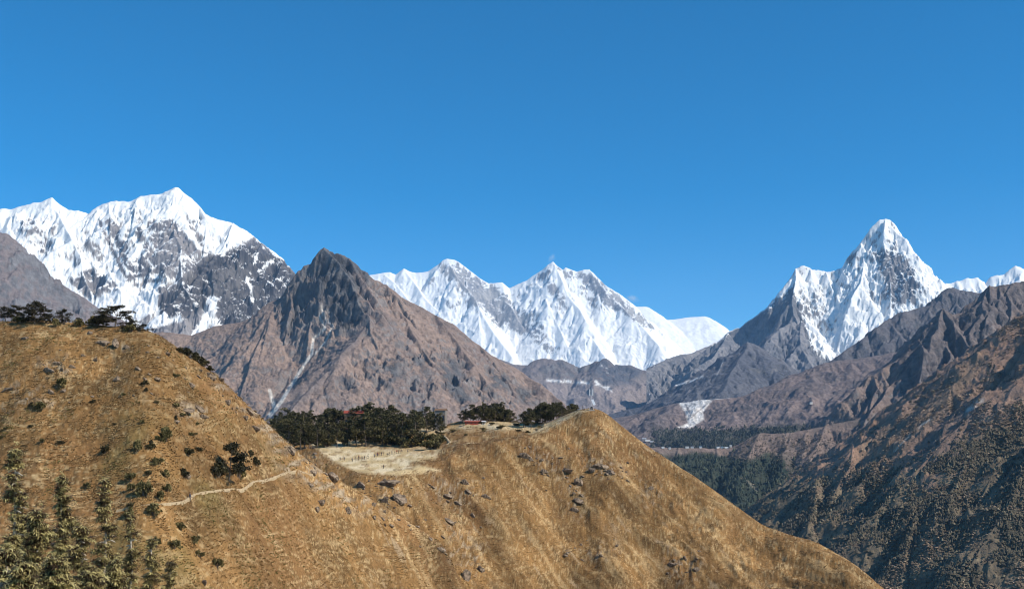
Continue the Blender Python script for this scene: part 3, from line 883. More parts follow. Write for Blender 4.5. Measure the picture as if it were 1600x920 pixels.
# ------------------------------------------------------------------ near grassy hills
LH = np.array([  # left hill crest: px, depth, py
    (-500, 285, 470), (-150, 268, 488), (0, 258, 500), (60, 256, 500), (120, 255, 504), (160, 254, 508), (200, 252, 511), (225, 251, 515), (245, 251, 523), (262, 252, 533), (278, 253, 546),
    (300, 256, 560), (316, 257, 572), (333, 258, 584), (350, 260, 598), (370, 263, 616), (395, 267, 640), (420, 271, 664), (440, 274, 682), (460, 277, 700), (480, 281, 717), (500, 285, 733),
    (530, 291, 750), (560, 296, 766), (620, 306, 803), (690, 312, 848), (720, 308, 905), (760, 300, 985), (820, 300, 1150), (900, 300, 1400), (2400, 300, 3000)], float)
RH = np.array([  # ridge hill: px, crest depth, crest py, brink depth, brink py, face slope
    (-600, 700, 720, 520, 800, .7), (300, 650, 696, 520, 765, .7), (430, 650, 674, 492, 742, .7), (490, 650, 670, 470, 728, .7), (560, 650, 668, 452, 738, .7), (620, 640, 668, 455, 737, .7), (680, 625, 664, 480, 722, .66),
    (720, 610, 658, 500, 700, .64), (780, 600, 657, 515, 690, .64), (830, 590, 660, 530, 680, .66), (860, 575, 656, 540, 668, .7), (885, 566, 647, 548, 655, .72), (905, 561, 640, 552, 644, .74), (915, 560, 637.5, 555, 639, .74), (925, 559, 636.5, 555, 638, .74), (935, 557, 638.5, 553, 640, .74),
    (945, 555, 644, 551, 646, .74), (955, 552, 651, 549, 653, .74), (990, 545, 679, 542, 681, .74), (1022, 538, 702, 535, 704, .74), (1063, 528, 729.5, 525, 731, .74), (1119, 512, 766, 509, 768, .74), (1160, 500, 798, 497, 800, .74), (1193, 492, 820, 489, 822, .72), (1230, 482, 833, 478, 836, .7),
    (1276, 470, 847, 466, 849, .7), (1322, 455, 873, 452, 875, .7), (1355, 445, 896, 442, 898, .7), (1378, 438, 916, 435, 918, .7), (1420, 424, 956, 421, 958, .7), (1500, 400, 1040, 397, 1045, .7), (1800, 360, 1500, 357, 1505, .7), (2400, 300, 2600, 297, 2605, .7)], float)
_tp = np.arange(-600, 2400, 2.0)


def _tab(A, k, blur=5):
    v = np.interp(_tp, A[:, 0], A[:, k])
    return boxblur(v, blur, 0)


LHd, LHp = _tab(LH, 1), _tab(LH, 2, 3)
RHt = [_tab(RH, k, 3) for k in range(1, 6)]


def rnd(t, s0, s1, w):
    """drop after t metres, slope eases from s0 to s1"""
    return s1 * t - (s1 - s0) * w * (1 - np.exp(-np.maximum(t, 0) / w))


def near_smooth(px, d):
    dc = np.interp(px, _tp, LHd); zc = (HZ - np.interp(px, _tp, LHp)) / F * dc
    t = dc - d
    zl = zc - np.where(t > 0, rnd(np.maximum(t, 0), .25, .80, 9), rnd(np.maximum(-t, 0), .2, .65, 12))
    rc, rp, bd, bp, sf = [np.interp(px, _tp, v) for v in RHt]
    z1 = (HZ - rp) / F * rc; z0 = (HZ - bp) / F * bd
    k = np.clip((d - bd) / (rc - bd), 0, 1)
    zr = z0 + (z1 - z0) * k
    zr = np.where(d < bd, z0 - rnd(np.maximum(bd - d, 0), .3, 1.0, 14) * sf, zr)
    zr = np.where(d > rc, z1 - rnd(np.maximum(d - rc, 0), .15, .75, 16), zr)
    zb = -1.75 - 0.34 * d - 0.9 * np.maximum(d - 150, 0) - 0.5 * np.maximum((px - 800) / F * d - 10, 0)
    a = np.maximum(zl, zr)
    # soft join of the two hills
    h = np.maximum(1 - np.abs(zl - zr) / 5.0, 0)
    a = a + h * h * 1.1 * (d > 150)
    return np.maximum(a, zb), zl - zr


def rocky_mask(px, py):
    q = poly_in(px, py, [(330, 575), (350, 590), (430, 662), (505, 730), (560, 765), (600, 800), (560, 800), (500, 770), (440, 740), (420, 700), (380, 650), (330, 610)], 14)
    for o in ([(800, 690), (850, 700), (905, 745), (915, 775), (890, 770), (840, 735)], [(900, 700), (960, 715), (985, 745), (940, 750), (905, 725)], [(590, 740), (630, 745), (635, 785), (590, 785)],
              [(700, 800), (760, 850), (740, 900), (700, 870)], [(880, 770), (920, 780), (910, 810), (880, 800)], [(900, 850), (960, 840), (975, 870), (930, 880)], [(1040, 860), (1100, 880), (1080, 915), (1040, 905)],
              [(165, 525), (205, 530), (200, 550), (170, 545)], [(55, 565), (110, 560), (115, 590), (60, 590)], [(275, 625), (330, 630), (330, 660), (270, 655)], [(680, 740), (760, 760), (720, 800), (660, 770)],
              [(1000, 750), (1040, 760), (1030, 800), (1000, 790)], [(0, 590), (60, 600), (100, 640), (30, 640)]):
        q = np.maximum(q, .8 * poly_in(px, py, o, 12))
    return q


class Near(Layer):
    def height(self, px, d):
        z, diff = near_smooth(px, d)
        x = (px - 800) / F * d
        py = HZ - F * z / d
        far = sm(60, 150, d)
        n = fbm(x / 24, d / 24, 3, 301) * 2.2 + fbm(x / 9, d / 9, 3, 307) * 1.0 + fbm(x / 3.5, d / 3.5, 4, 302) * 0.55 + fbm(x / 1.0, d / 1.0, 2, 303) * 0.2
        zz = z + n * 1.2
        terr = fbm(zz / 0.85 + 3 * fbm(x / 30, d / 30, 2, 311), x / 14, 3, 304) * 0.30          # sheep-track ledges along the contour
        flat = poly_in(px, py, MEADOW, 8)
        rib = (rfbm((x + .8 * d) / 15 + 1.1 * fbm(x / 30, d / 30, 3, 312), (d - .8 * x) / 70, 4, 305) - .5) * 2.6 * sm(0, 14, np.interp(px, _tp, RHt[2]) - d) * (diff < 0)
        rk = rocky_mask(px, py)
        r = (rfbm(x / 4.5, d / 6 + z / 5, 5, 306) - .45) * 2.0 * rk
        self.T = rk; self.D = flat
        edge = np.clip(np.minimum(np.abs(d - np.interp(px, _tp, RHt[0])) / 12 + (diff > 0), np.abs(d - np.interp(px, _tp, LHd)) / 14 + (diff < 0)), .25, 1)
        return z + far * ((n + terr) * (1 - .75 * flat) * edge + rib + r * edge) + (1 - far) * n * .3


MEADOW = [(484, 692), (530, 685), (580, 690), (640, 697), (690, 703), (680, 715), (640, 722), (690, 735), (620, 742), (560, 738), (520, 720)]
near = Near(-260, 1860, 8, 900, 1.3, 620, seed=60)


BANDS = [([(905, 680), (960, 740), (1010, 830), (1050, 910)], 9, 22), ([(800, 690), (870, 790), (930, 910)], 8, 26), ([(1000, 740), (1060, 820), (1130, 910)], 6, 20), ([(700, 735), (760, 830), (800, 910)], 6, 22),
         ([(640, 770), (690, 840), (694, 930)], 6, 16), ([(860, 700), (915, 790), (960, 900)], 4, 10)]  # first band here paints grazing shade along the spur edge


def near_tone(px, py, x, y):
    """large soft patches of darker, rustier and paler turf, plus a shaded spur edge painted dark: -1 dark .. 1 pale"""
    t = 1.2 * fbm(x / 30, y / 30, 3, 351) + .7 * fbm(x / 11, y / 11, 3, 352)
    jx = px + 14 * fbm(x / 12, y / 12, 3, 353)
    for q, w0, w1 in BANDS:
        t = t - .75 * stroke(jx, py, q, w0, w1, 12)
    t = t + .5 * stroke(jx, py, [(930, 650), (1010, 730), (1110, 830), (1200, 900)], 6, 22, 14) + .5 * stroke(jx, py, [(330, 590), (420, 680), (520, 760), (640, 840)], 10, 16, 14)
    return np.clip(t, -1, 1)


def near_col(I):
    px, py, x, y, z = I['px'], I['py'], I['x'], I['y'], I['z']
    gold, dark, straw, red = C3(.256, .137, .049), C3(.12, .066, .025), C3(.51, .35, .17), C3(.21, .105, .04)
    n1 = fbm(x / 9, y / 9, 5, 321, .6); n2 = fbm(x / 45, y / 45, 3, 322); n3 = fbm(x / 1.4, z / 1.0 + y / 2, 3, 323)
    c = mixc(gold, red, .6 * sm(.05, .4, n2 - .3 * n1))
    c = mixc(c, dark, .75 * sm(-.05, .35, n1 + .45 * n3))
    zz = z + 1.5 * fbm(x / 22, y / 22, 3, 301)
    tl = np.abs(fbm(zz / 1.25 + 2 * fbm(x / 25, y / 25, 2, 325), x / 22, 2, 324))
    c = mixc(c, straw, .75 * (1 - sm(.0, .055, tl)) * sm(-.25, .1, n1 + .1))
    c = mixc(c, straw, .6 * sm(.12, .4, n3 + .2 * n1))
    # fall-line streaks of the ridge face
    st = fbm((x + .8 * y) / 5, (y - .8 * x) / 40, 4, 326)
    c = mixc(c, straw, .45 * sm(.1, .4, st) * (px > 600))
    c = mixc(c, C3(.14, .075, .03), .55 * sm(.1, .4, -st) * (px > 600))
    tn = near_tone(px, py, x, y)
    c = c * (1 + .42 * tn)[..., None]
    c = mixc(c, C3(.19, .10, .038), .4 * sm(.1, .45, fbm(x / 18, y / 18, 3, 354)))
    c = mixc(c, C3(.36, .25, .14), .8 * sm(.30, .42, fbm((x + .8 * y) / 4, (y - .8 * x) / 18, 4, 355)) * sm(0, .3, fbm(x / 40, y / 40, 2, 356) + .1))
    rk = I['T']
    rc = mixc(C3(.14, .095, .06), C3(.46, .36, .24), sm(-.3, .35, fbm(x / 1.8, z / 1.4, 4, 327)))
    c = mixc(c, rc, .8 * rk * sm(.52, .62, (1 - I['n'][..., 2]) + 1.3 * fbm(x / 2.2, z / 1.8, 4, 328) + .1))
    # worn pale meadow and plateau
    pale = mixc(C3(.58, .42, .21), C3(.76, .61, .38), sm(-.25, .3, fbm(x / 7, y / 16, 4, 341)))
    mp = poly_in(px + 5 * n1, py + 4 * n1, MEADOW, 3)
    mp = mp * (1 - .8 * poly_in(px + 6 * n1, py + 2 * n3, [(545, 690), (600, 692), (680, 702), (690, 712), (620, 704), (560, 700)], 4) * sm(-.35, .05, n1))
    mp = np.maximum(mp, .85 * poly_in(px + 5 * n1, py + 3 * n1, [(650, 672), (700, 668), (730, 660), (790, 656), (840, 662), (850, 674), (800, 670), (760, 672), (720, 668), (690, 676), (660, 680)], 4))
    mp = np.maximum(mp, .8 * poly_in(px + 5 * n1, py + 3 * n1, [(620, 668), (660, 664), (690, 668), (680, 682), (640, 674)], 3))
    mp = np.maximum(mp, .85 * stroke(px + 4 * n1, py + 2 * n1, [(830, 672), (850, 670), (862, 663), (882, 652), (902, 643), (918, 640)], 6, 2.2, 3))
    mp = mp * (1 - .7 * sm(.12, .3, fbm(x / 5, y / 9, 4, 342)))
    c = mixc(c, pale, mp * .95)
    g = fbm(x / 14, y / 14, 3, 329)
    ol = poly_in(px, py, [(180, 650), (400, 680), (430, 740), (330, 800), (300, 920), (150, 920), (150, 760)], 40)
    c = mixc(c, C3(.19, .15, .05), .45 * ol * sm(-.2, .2, g))
    return c


m_grass = terrain_mat('dry_grass_ground', 1.3, 0.7, 0.45, 0.25)
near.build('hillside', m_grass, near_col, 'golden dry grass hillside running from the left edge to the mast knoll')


def ground(px, d):
    px = np.atleast_2d(np.asarray(px, float)); d = np.atleast_2d(np.asarray(d, float))
    return near.height(px, d)[0]


_DG = np.concatenate([np.arange(20, 150, 1.0), np.arange(150, 760, .35)])


def hit(px, py):
    """first point of the near hills on the ray through a photo pixel"""
    g = ground(np.full(_DG.shape, px), _DG)
    ok = np.nonzero(g >= (HZ - py) / F * _DG)[0]
    if len(ok) == 0:
        r = HZ - F * g / _DG
        i = int(np.argmin(r))
    else:
        i = ok[0]
    d = float(_DG[i])
    return Vector(((px - 800) / F * d, d, float(g[i])))


def gz(x, y):
    return float(ground([800 + F * x / y], [y])[0])


# ------------------------------------------------------------------ air
def make_haze():
    x0, x1, y0, y1, z0, z1 = -30000, 30000, -3000, 31500, -1330, 4750
    v = [(x, y, z) for z in (z0, z1) for y in (y0, y1) for x in (x0, x1)]
    f = [(0, 2, 3, 1), (4, 5, 7, 6), (0, 1, 5, 4), (1, 3, 7, 5), (3, 2, 6, 7), (2, 0, 4, 6)]
    m = bpy.data.materials.new('haze_air'); m.use_nodes = True
    n, l = m.node_tree.nodes, m.node_tree.links
    n.clear()
    o = n.new('ShaderNodeOutputMaterial'); p = n.new('ShaderNodeVolumePrincipled')
    p.inputs['Color'].default_value = (0.40, 0.66, 1.0, 1); p.inputs['Density'].default_value = 1.3e-5
    p.inputs['Anisotropy'].default_value = 0.0
    l.new(p.outputs[0], o.inputs['Volume'])
    ob = link_mesh('haze', v, f, m, smooth=False)
    tag(ob, 'thin blue mountain haze', 'haze', None, 'stuff')


make_haze()

# ------------------------------------------------------------------ plants
def leaf_mat(name, rough=0.6, trans=0.25):
    m = bpy.data.materials.new(name); m.use_nodes = True
    n, l = m.node_tree.nodes, m.node_tree.links
    b = n['Principled BSDF']; b.inputs['Roughness'].default_value = rough
    b.inputs['Specular IOR Level'].default_value = 0.2
    at = n.new('ShaderNodeAttribute'); at.attribute_name = 'albedo'
    geo = n.new('ShaderNodeNewGeometry')
    no = n.new('ShaderNodeTexNoise'); no.inputs['Scale'].default_value = 3.0
    l.new(geo.outputs['Position'], no.inputs['Vector'])
    mr = n.new('ShaderNodeMapRange'); mr.inputs[3].default_value = .7; mr.inputs[4].default_value = 1.3
    l.new(no.outputs['Fac'], mr.inputs[0])
    mx = n.new('ShaderNodeMix'); mx.data_type = 'RGBA'; mx.blend_type = 'MULTIPLY'; mx.inputs[0].default_value = 1
    l.new(at.outputs['Color'], mx.inputs[6]); l.new(mr.outputs[0], mx.inputs[7])
    l.new(mx.outputs[2], b.inputs['Base Color'])
    if trans:
        t = n.new('ShaderNodeBsdfTranslucent'); l.new(mx.outputs[2], t.inputs['Color'])
        ms = n.new('ShaderNodeMixShader'); ms.inputs[0].default_value = trans
        l.new(b.outputs[0], ms.inputs[1]); l.new(t.outputs[0], ms.inputs[2])
        l.new(ms.outputs[0], n['Material Output'].inputs['Surface'])
    return m


m_leaf = leaf_mat('foliage'); m_bark = flat_mat('bark', (.16, .12, .09), .9, .4, 6)
m_bark_pale = flat_mat('pale_bark', (.50, .40, .29), .85, .3, 10)
m_straw = leaf_mat('straw', .8, .15)


def rand_rot(r, n):
    """n random rotation matrices"""
    q = r.normal(0, 1, (n, 4)); q /= np.linalg.norm(q, axis=1)[:, None]
    w, x, y, z = q.T
    return np.stack([np.stack([1 - 2 * (y * y + z * z), 2 * (x * y - z * w), 2 * (x * z + y * w)], -1),
                     np.stack([2 * (x * y + z * w), 1 - 2 * (x * x + z * z), 2 * (y * z - x * w)], -1),
                     np.stack([2 * (x * z - y * w), 2 * (y * z + x * w), 1 - 2 * (x * x + y * y)], -1)], 1)


def stamp(tv, tf, M, P):
    """template (verts, faces) repeated with matrices M (n,3,3) at points P (n,3)"""
    n = len(P); k = len(tv)
    V = np.einsum('nij,kj->nki', M, tv) + P[:, None, :]
    Fc = (np.asarray(tf)[None] + (np.arange(n) * k)[:, None, None]).reshape(-1, np.asarray(tf).shape[1])
    return V.reshape(-1, 3), Fc


def tube(bm, pts, radii, seg=6):
    """tapered tube through points, closed ends"""
    rings = []
    for i, p in enumerate(pts):
        p = Vector(p)
        t = (Vector(pts[min(i + 1, len(pts) - 1)]) - Vector(pts[max(i - 1, 0)])).normalized()
        a = t.orthogonal().normalized(); b = t.cross(a)
        rings.append([bm.verts.new(p + (a * math.cos(2 * math.pi * j / seg) + b * math.sin(2 * math.pi * j / seg)) * radii[i]) for j in range(seg)])
    for r0, r1 in zip(rings[:-1], rings[1:]):
        for j in range(seg):
            bm.faces.new((r0[j], r0[(j + 1) % seg], r1[(j + 1) % seg], r1[j]))
    bm.faces.new(rings[0][::-1]); bm.faces.new(rings[-1])


def box(bm, cx, cy, cz, sx, sy, sz, rot=None):
    M = Matrix.Translation((cx, cy, cz)) @ (rot.to_4x4() if rot else Matrix.Identity(4)) @ Matrix.Diagonal((sx, sy, sz, 1))
    bmesh.ops.create_cube(bm, size=1.0, matrix=M)


def bm_obj(name, bm, mat, parent=None, smooth=False):
    me = bpy.data.meshes.new(name)
    bmesh.ops.recalc_face_normals(bm, faces=bm.faces)
    bm.to_mesh(me); bm.free()
    if smooth:
        me.polygons.foreach_set('use_smooth', np.ones(len(me.polygons), bool))
    if mat: me.materials.append(mat)
    o = bpy.data.objects.new(name, me); COL.objects.link(o)
    if parent: o.parent = parent
    return o


def empty(name, loc=(0, 0, 0), rz=0.0, label=None, cat=None, group=None):
    o = bpy.data.objects.new(name, None); o.empty_display_size = 0.3
    COL.objects.link(o); o.location = loc; o.rotation_euler = (0, 0, rz)
    tag(o, label, cat, group)
    return o


def children_of(o):
    return [c for c in bpy.data.objects if c.parent == o]


def copy_thing(o, kids, loc, rz, sc, label, group=None):
    r = o.copy(); COL.objects.link(r)
    r.location = loc; r.rotation_euler = (0, 0, rz); r.scale = sc
    r['label'] = label
    if group: r['group'] = group
    elif 'group' in r: del r['group']
    for k in kids:
        c = k.copy(); COL.objects.link(c); c.parent = r
    return r


LEAF_T = np.array([(-.5, 0, 0), (.5, 0, 0), (.35, .9, .12), (-.35, .9, .12)]); LEAF_F = np.array([(0, 1, 2, 3)])


def foliage(name, clumps, per, size, cols, r, parent, droop=0.0, flat=1.0, mat=None):
    """clumps: (x, y, z, rx, rz). Leaf faces spread through each clump's volume"""
    P, sz, cv = [], [], []
    for (x, y, z, rx, rz) in clumps:
        n = max(6, int(per * r.uniform(.7, 1.3)))
        q = r.normal(0, 1, (n, 3)); q /= np.linalg.norm(q, axis=1)[:, None]
        q *= (r.uniform(0, 1, n) ** 0.4)[:, None]
        P.append(np.array([x, y, z]) + q * np.array([rx, rx, rz]))
        sz.append(r.uniform(.6, 1.4, n) * size)
        tint = r.uniform(0, 1)
        cv.append(np.clip(tint + r.normal(0, .25, n), 0, 1))
    P = np.concatenate(P); sz = np.concatenate(sz); cv = np.concatenate(cv)
    M = rand_rot(r, len(P)) * sz[:, None, None]
    M[:, 2, :] *= flat
    V, Fc = stamp(LEAF_T, LEAF_F, M, P)
    o = link_mesh(name, V, Fc, mat or m_leaf, parent, smooth=False)
    a, b = C3(*cols[0]), C3(*cols[1])
    c = a + (b - a) * cv[:, None]
    c = np.repeat(c, 4, 0)
    set_attr(o, 'albedo', np.concatenate([c, np.ones((len(c), 1))], 1))
    return o


DARKPINE = ((.022, .024, .011), (.155, .13, .055))


def make_pine(seed, h=10.0, label='', group=None, spread=.30, flatrow=False, cols=DARKPINE):
    r = np.random.default_rng(seed)
    root = empty('pine_tree', label=label, cat='tree', group=group)
    bm = bmesh.new()
    lean = r.normal(0, .04, 2)
    top = (lean[0] * h, lean[1] * h, h * .92)
    mid = (lean[0] * h * .3 + r.normal(0, .1), lean[1] * h * .3, h * .45)
    tube(bm, [(0, 0, -.8), (0, 0, .3), mid, top], [h * .026, h * .022, h * .014, h * .004], 6)
    clumps = []
    nb = 15 if not flatrow else 17
    for i in range(nb):
        t = .22 + .74 * (i + r.uniform(-.3, .3)) / nb
        a = r.uniform(0, 2 * math.pi)
        prof = math.sin(min(1, (1.04 - t) / .62) * math.pi / 2)
        L = h * spread * prof * r.uniform(.65, 1.25)
        c = np.array([lean[0] * h * t, lean[1] * h * t, h * t])
        e = c + np.array([math.cos(a) * L, math.sin(a) * L, h * .03 * r.uniform(-1, 1.5)])
        tube(bm, [tuple(c), tuple((c + e) / 2 + np.array([0, 0, .04 * h * r.uniform(-1, 1)])), tuple(e)], [h * .008, h * .006, h * .002], 4)
        for k in (1.0, .62) if not flatrow else (1.0, .7, .4):
            q = c + (e - c) * k + r.normal(0, .03 * h, 3) * (1, 1, .5)
            rr = h * (.10 if not flatrow else .12) * r.uniform(.75, 1.35)
            clumps.append((*q, rr, rr * (.62 if not flatrow else .5)))
    clumps.append((*top, h * .07, h * .07))
    bm_obj('trunk', bm, m_bark, root)
    foliage('crown', clumps, 46, h * .035, cols, r, root)
    return root


def make_bush(seed, name, label, cols, h=1.0, group=None, w=1.0, n=9, per=46):
    r = np.random.default_rng(seed)
    root = empty(name, label=label, cat='shrub', group=group)
    bm = bmesh.new(); cl = []
    for i in range(n):
        a = r.uniform(0, 6.283); q = r.uniform(0, 1) ** .6
        p = np.array([math.cos(a) * q * .55 * w, math.sin(a) * q * .55 * w, h * r.uniform(.25, .8) * (1.1 - .5 * q)])
        tube(bm, [(0, 0, -.25), tuple(p * (.5, .5, .5)), tuple(p)], [.035, .025, .01], 4)
        cl.append((*p, .27 * w * r.uniform(.7, 1.3), .22 * h * r.uniform(.8, 1.3)))
    bm_obj('stem', bm, m_bark, root)
    foliage('foliage', cl, per, .13, cols, r, root)
    return root


# ---- trails
def trail(pts, width, label, mat):
    q = [hit(*p) for p in pts]
    P = [q[0]]
    for a, b in zip(q[:-1], q[1:]):
        n = max(1, int((b - a).length / 1.2))
        for k in range(1, n + 1):
            P.append(a.lerp(b, k / n))
    P = np.array([(p.x, p.y) for p in P])
    w = P + np.stack([fbm(P[:, 0] / 6, P[:, 1] / 6, 2, 401), fbm(P[:, 0] / 6, P[:, 1] / 6, 2, 402)], 1) * .8
    P = boxblur(w, 2, 0)
    z = ground(800 + F * P[:, 0] / P[:, 1], P[:, 1])
    z = boxblur(z, 2, 0)
    t = np.gradient(P, axis=0); t /= np.linalg.norm(t, axis=1)[:, None] + 1e-9
    nrm = np.stack([-t[:, 1], t[:, 0]], 1)
    rows = []
    wd = width * (1 + .35 * fbm(P[:, 0] / 4, P[:, 1] / 4, 2, 403))
    for off, dz in ((-1.1, -.7), (-.75, .10), (0, .14), (.75, .10), (1.1, -.7)):
        xy = P + nrm * (off * wd * .5)[:, None] if False else P + nrm * (off * .5 * wd)[:, None]
        rows.append(np.stack([xy[:, 0], xy[:, 1], z + dz], 1))
    V = np.stack(rows, 1)
    o = link_mesh('path', V.reshape(-1, 3), grid_faces(len(P), 5), mat)
    tag(o, label, 'path', None, 'structure')


m_path = flat_mat('trodden_earth', (.42, .305, .175), .95, .25, 1.5)
TRAIL = [(176, 807), (200, 798), (240, 794.5), (272, 786), (300, 779), (340, 768), (380, 757), (420, 748), (455, 742), (492, 740)]
trail(TRAIL, .5, 'pale footpath crossing the grassy slope above the leafy trees', m_path)
trail([(640, 709), (672, 702), (690, 697), (704, 692), (700, 686), (686, 681), (668, 676), (666, 671), (680, 667), (700, 664)], 1.5, 'pale winding path climbing from the meadow to the plateau', m_path)
trail([(838, 673), (850, 667), (862, 661), (872, 656), (882, 650), (892, 645), (902, 641.5), (914, 639)], 2.6, 'pale path along the crest to the mast', m_path)
trail([(704, 697), (730, 693), (752, 690)], .9, 'faint short track right of the winding path', m_path)

# ---- dry grass tufts
def tufts():
    r = np.random.default_rng(91)
    V = near.V; Rr, Cc, _ = V.shape
    PYv = HZ - F * V[..., 2] / V[..., 1]
    N = np.cross(np.gradient(V, axis=1), np.gradient(V, axis=0)); N /= np.linalg.norm(N, axis=-1, keepdims=True) + 1e-9
    facing = np.einsum('rck,rck->rc', N, -V) > 0
    ok = (PYv < 930) & (PYv > 470) & (V[..., 1] > 120) & (V[..., 1] < 640) & facing
    PXv = np.broadcast_to(near.pxs[None], PYv.shape)
    ok &= (PXv > -60) & (PXv < 1460)
    md = poly_in(PXv, PYv, MEADOW, 3)
    keep = ok & (r.uniform(0, 1, ok.shape) > md * .97)
    idx = np.nonzero(keep.ravel())[0]
    dd = V[..., 1].ravel()[idx]
    cl = fbm(V[..., 0].ravel()[idx] / 4, V[..., 1].ravel()[idx] / 4, 3, 333) + .35
    pr = np.clip(cl, .02, 1) ** 1.5
    idx = r.choice(idx, 66000, replace=False, p=pr / pr.sum())
    P = V.reshape(-1, 3)[idx] + r.normal(0, .12, (len(idx), 3)) * (1, 1, 0)
    d = P[:, 1]
    T = []; TF = []
    rr = np.random.default_rng(5)
    for k in range(7):
        a = rr.uniform(0, 6.283); b = .5 + rr.uniform(-.2, .35)
        ox, oy = math.cos(a), math.sin(a); w = .10
        T += [(-oy * w + ox * .1, ox * w + oy * .1, -.1), (oy * w + ox * .1, -ox * w + oy * .1, -.1), (ox * b * .45, oy * b * .45, .75 + rr.uniform(-.2, .2)), (ox * b, oy * b, .55 + rr.uniform(-.2, .2))]
        TF.append((4 * k, 4 * k + 1, 4 * k + 2, 4 * k + 3))
    a = r.uniform(0, 6.283, len(P)); sc = r.uniform(.17, .44, len(P)) * (.75 + d / 900)
    M = np.zeros((len(P), 3, 3))
    M[:, 0, 0] = np.cos(a); M[:, 0, 1] = -np.sin(a); M[:, 1, 0] = np.sin(a); M[:, 1, 1] = np.cos(a); M[:, 2, 2] = r.uniform(.4, .85, len(P))
    M *= sc[:, None, None]
    Vv, Ff = stamp(np.array(T), np.array(TF), M, P)
    o = link_mesh('grass', Vv, Ff, m_straw, None, smooth=False)
    t = np.clip(.5 + .9 * fbm(P[:, 0] / 9, P[:, 1] / 9, 4, 321) + r.normal(0, .28, len(P)), 0, 1)[:, None]
    t = np.clip(t + .5 * fbm((P[:, 0] + .8 * P[:, 1]) / 5, (P[:, 1] - .8 * P[:, 0]) / 40, 4, 326)[:, None] * (P[:, 1:2] > 330), 0, 1)
    c = C3(.175, .092, .032) * (1 - t) + C3(.41, .255, .108) * t
    zz = P[:, 2] + 1.5 * fbm(P[:, 0] / 22, P[:, 1] / 22, 3, 301)
    tl = np.abs(fbm(zz / 1.25 + 2 * fbm(P[:, 0] / 25, P[:, 1] / 25, 2, 325), P[:, 0] / 22, 2, 324))
    ln = (1 - sm(.0, .07, tl))[:, None]
    c = c * (1 - ln) + C3(.56, .39, .19) * ln
    g = (fbm(P[:, 0] / 14, P[:, 1] / 14, 3, 329) > .15)[:, None] & (r.uniform(0, 1, (len(P), 1)) > .6) & (P[:, :1] < -20)
    c = np.where(g, C3(.17, .14, .045), c)
    c = c * (1 + .42 * near_tone(800 + F * P[:, 0] / P[:, 1], HZ - F * P[:, 2] / P[:, 1], P[:, 0], P[:, 1]))[:, None]
    c = np.repeat(c, len(T), 0)
    set_attr(o, 'albedo', np.concatenate([c, np.ones((len(c), 1))], 1))
    tag(o, 'dry golden grass tufts covering the near hills', 'grass', None, 'stuff')


tufts()

# ---- boulders
m_rockb = flat_mat('boulder_rock', (.23, .165, .11), .95, .8, 2.2)


def rock_mesh(seed, name='boulder'):
    r = np.random.default_rng(seed)
    bm = bmesh.new()
    bmesh.ops.create_icosphere(bm, subdivisions=4, radius=1.0)
    planes = [(r.normal(0, 1, 3), r.uniform(.35, .8)) for _ in range(12)]
    for v in bm.verts:
        p = np.array(v.co)
        for nrm, dd in planes:
            n_ = nrm / np.linalg.norm(nrm)
            k = p @ n_ - dd
            if k > 0: p = p - n_ * k * .93
        q = np.array([p[0] * 2.2 + seed, p[2] * 2.2 + p[1]])
        p = p * (1 + .30 * (float(rfbm(q[:1], q[1:], 4, seed)[0]) - .5))
        v.co = p * (1, .8, .75)
    me = bpy.data.meshes.new(name)
    bm.to_mesh(me); bm.free(); me.materials.append(m_rockb)
    return me


ROCKS = [rock_mesh(700 + k) for k in range(7)]


def boulder(px, py, wpx, hpx, label, group=None, k=None, rot=None):
    p = hit(px, py + hpx * .45)
    s = p.y / F
    k = random.randrange(7) if k is None else k
    o = bpy.data.objects.new('boulder', ROCKS[k]); COL.objects.link(o)
    sx, sz = wpx * s * .62, hpx * s * .78
    o.scale = (sx, (sx + sz) * .5, sz)
    o.location = (p.x, p.y + .1 * sx, p.z + sz * .2)
    o.rotation_euler = (random.uniform(-.25, .25), random.uniform(-.3, .3), random.uniform(-.6, .6) if rot is None else rot)
    tag(o, label, 'boulder', group)
    return o


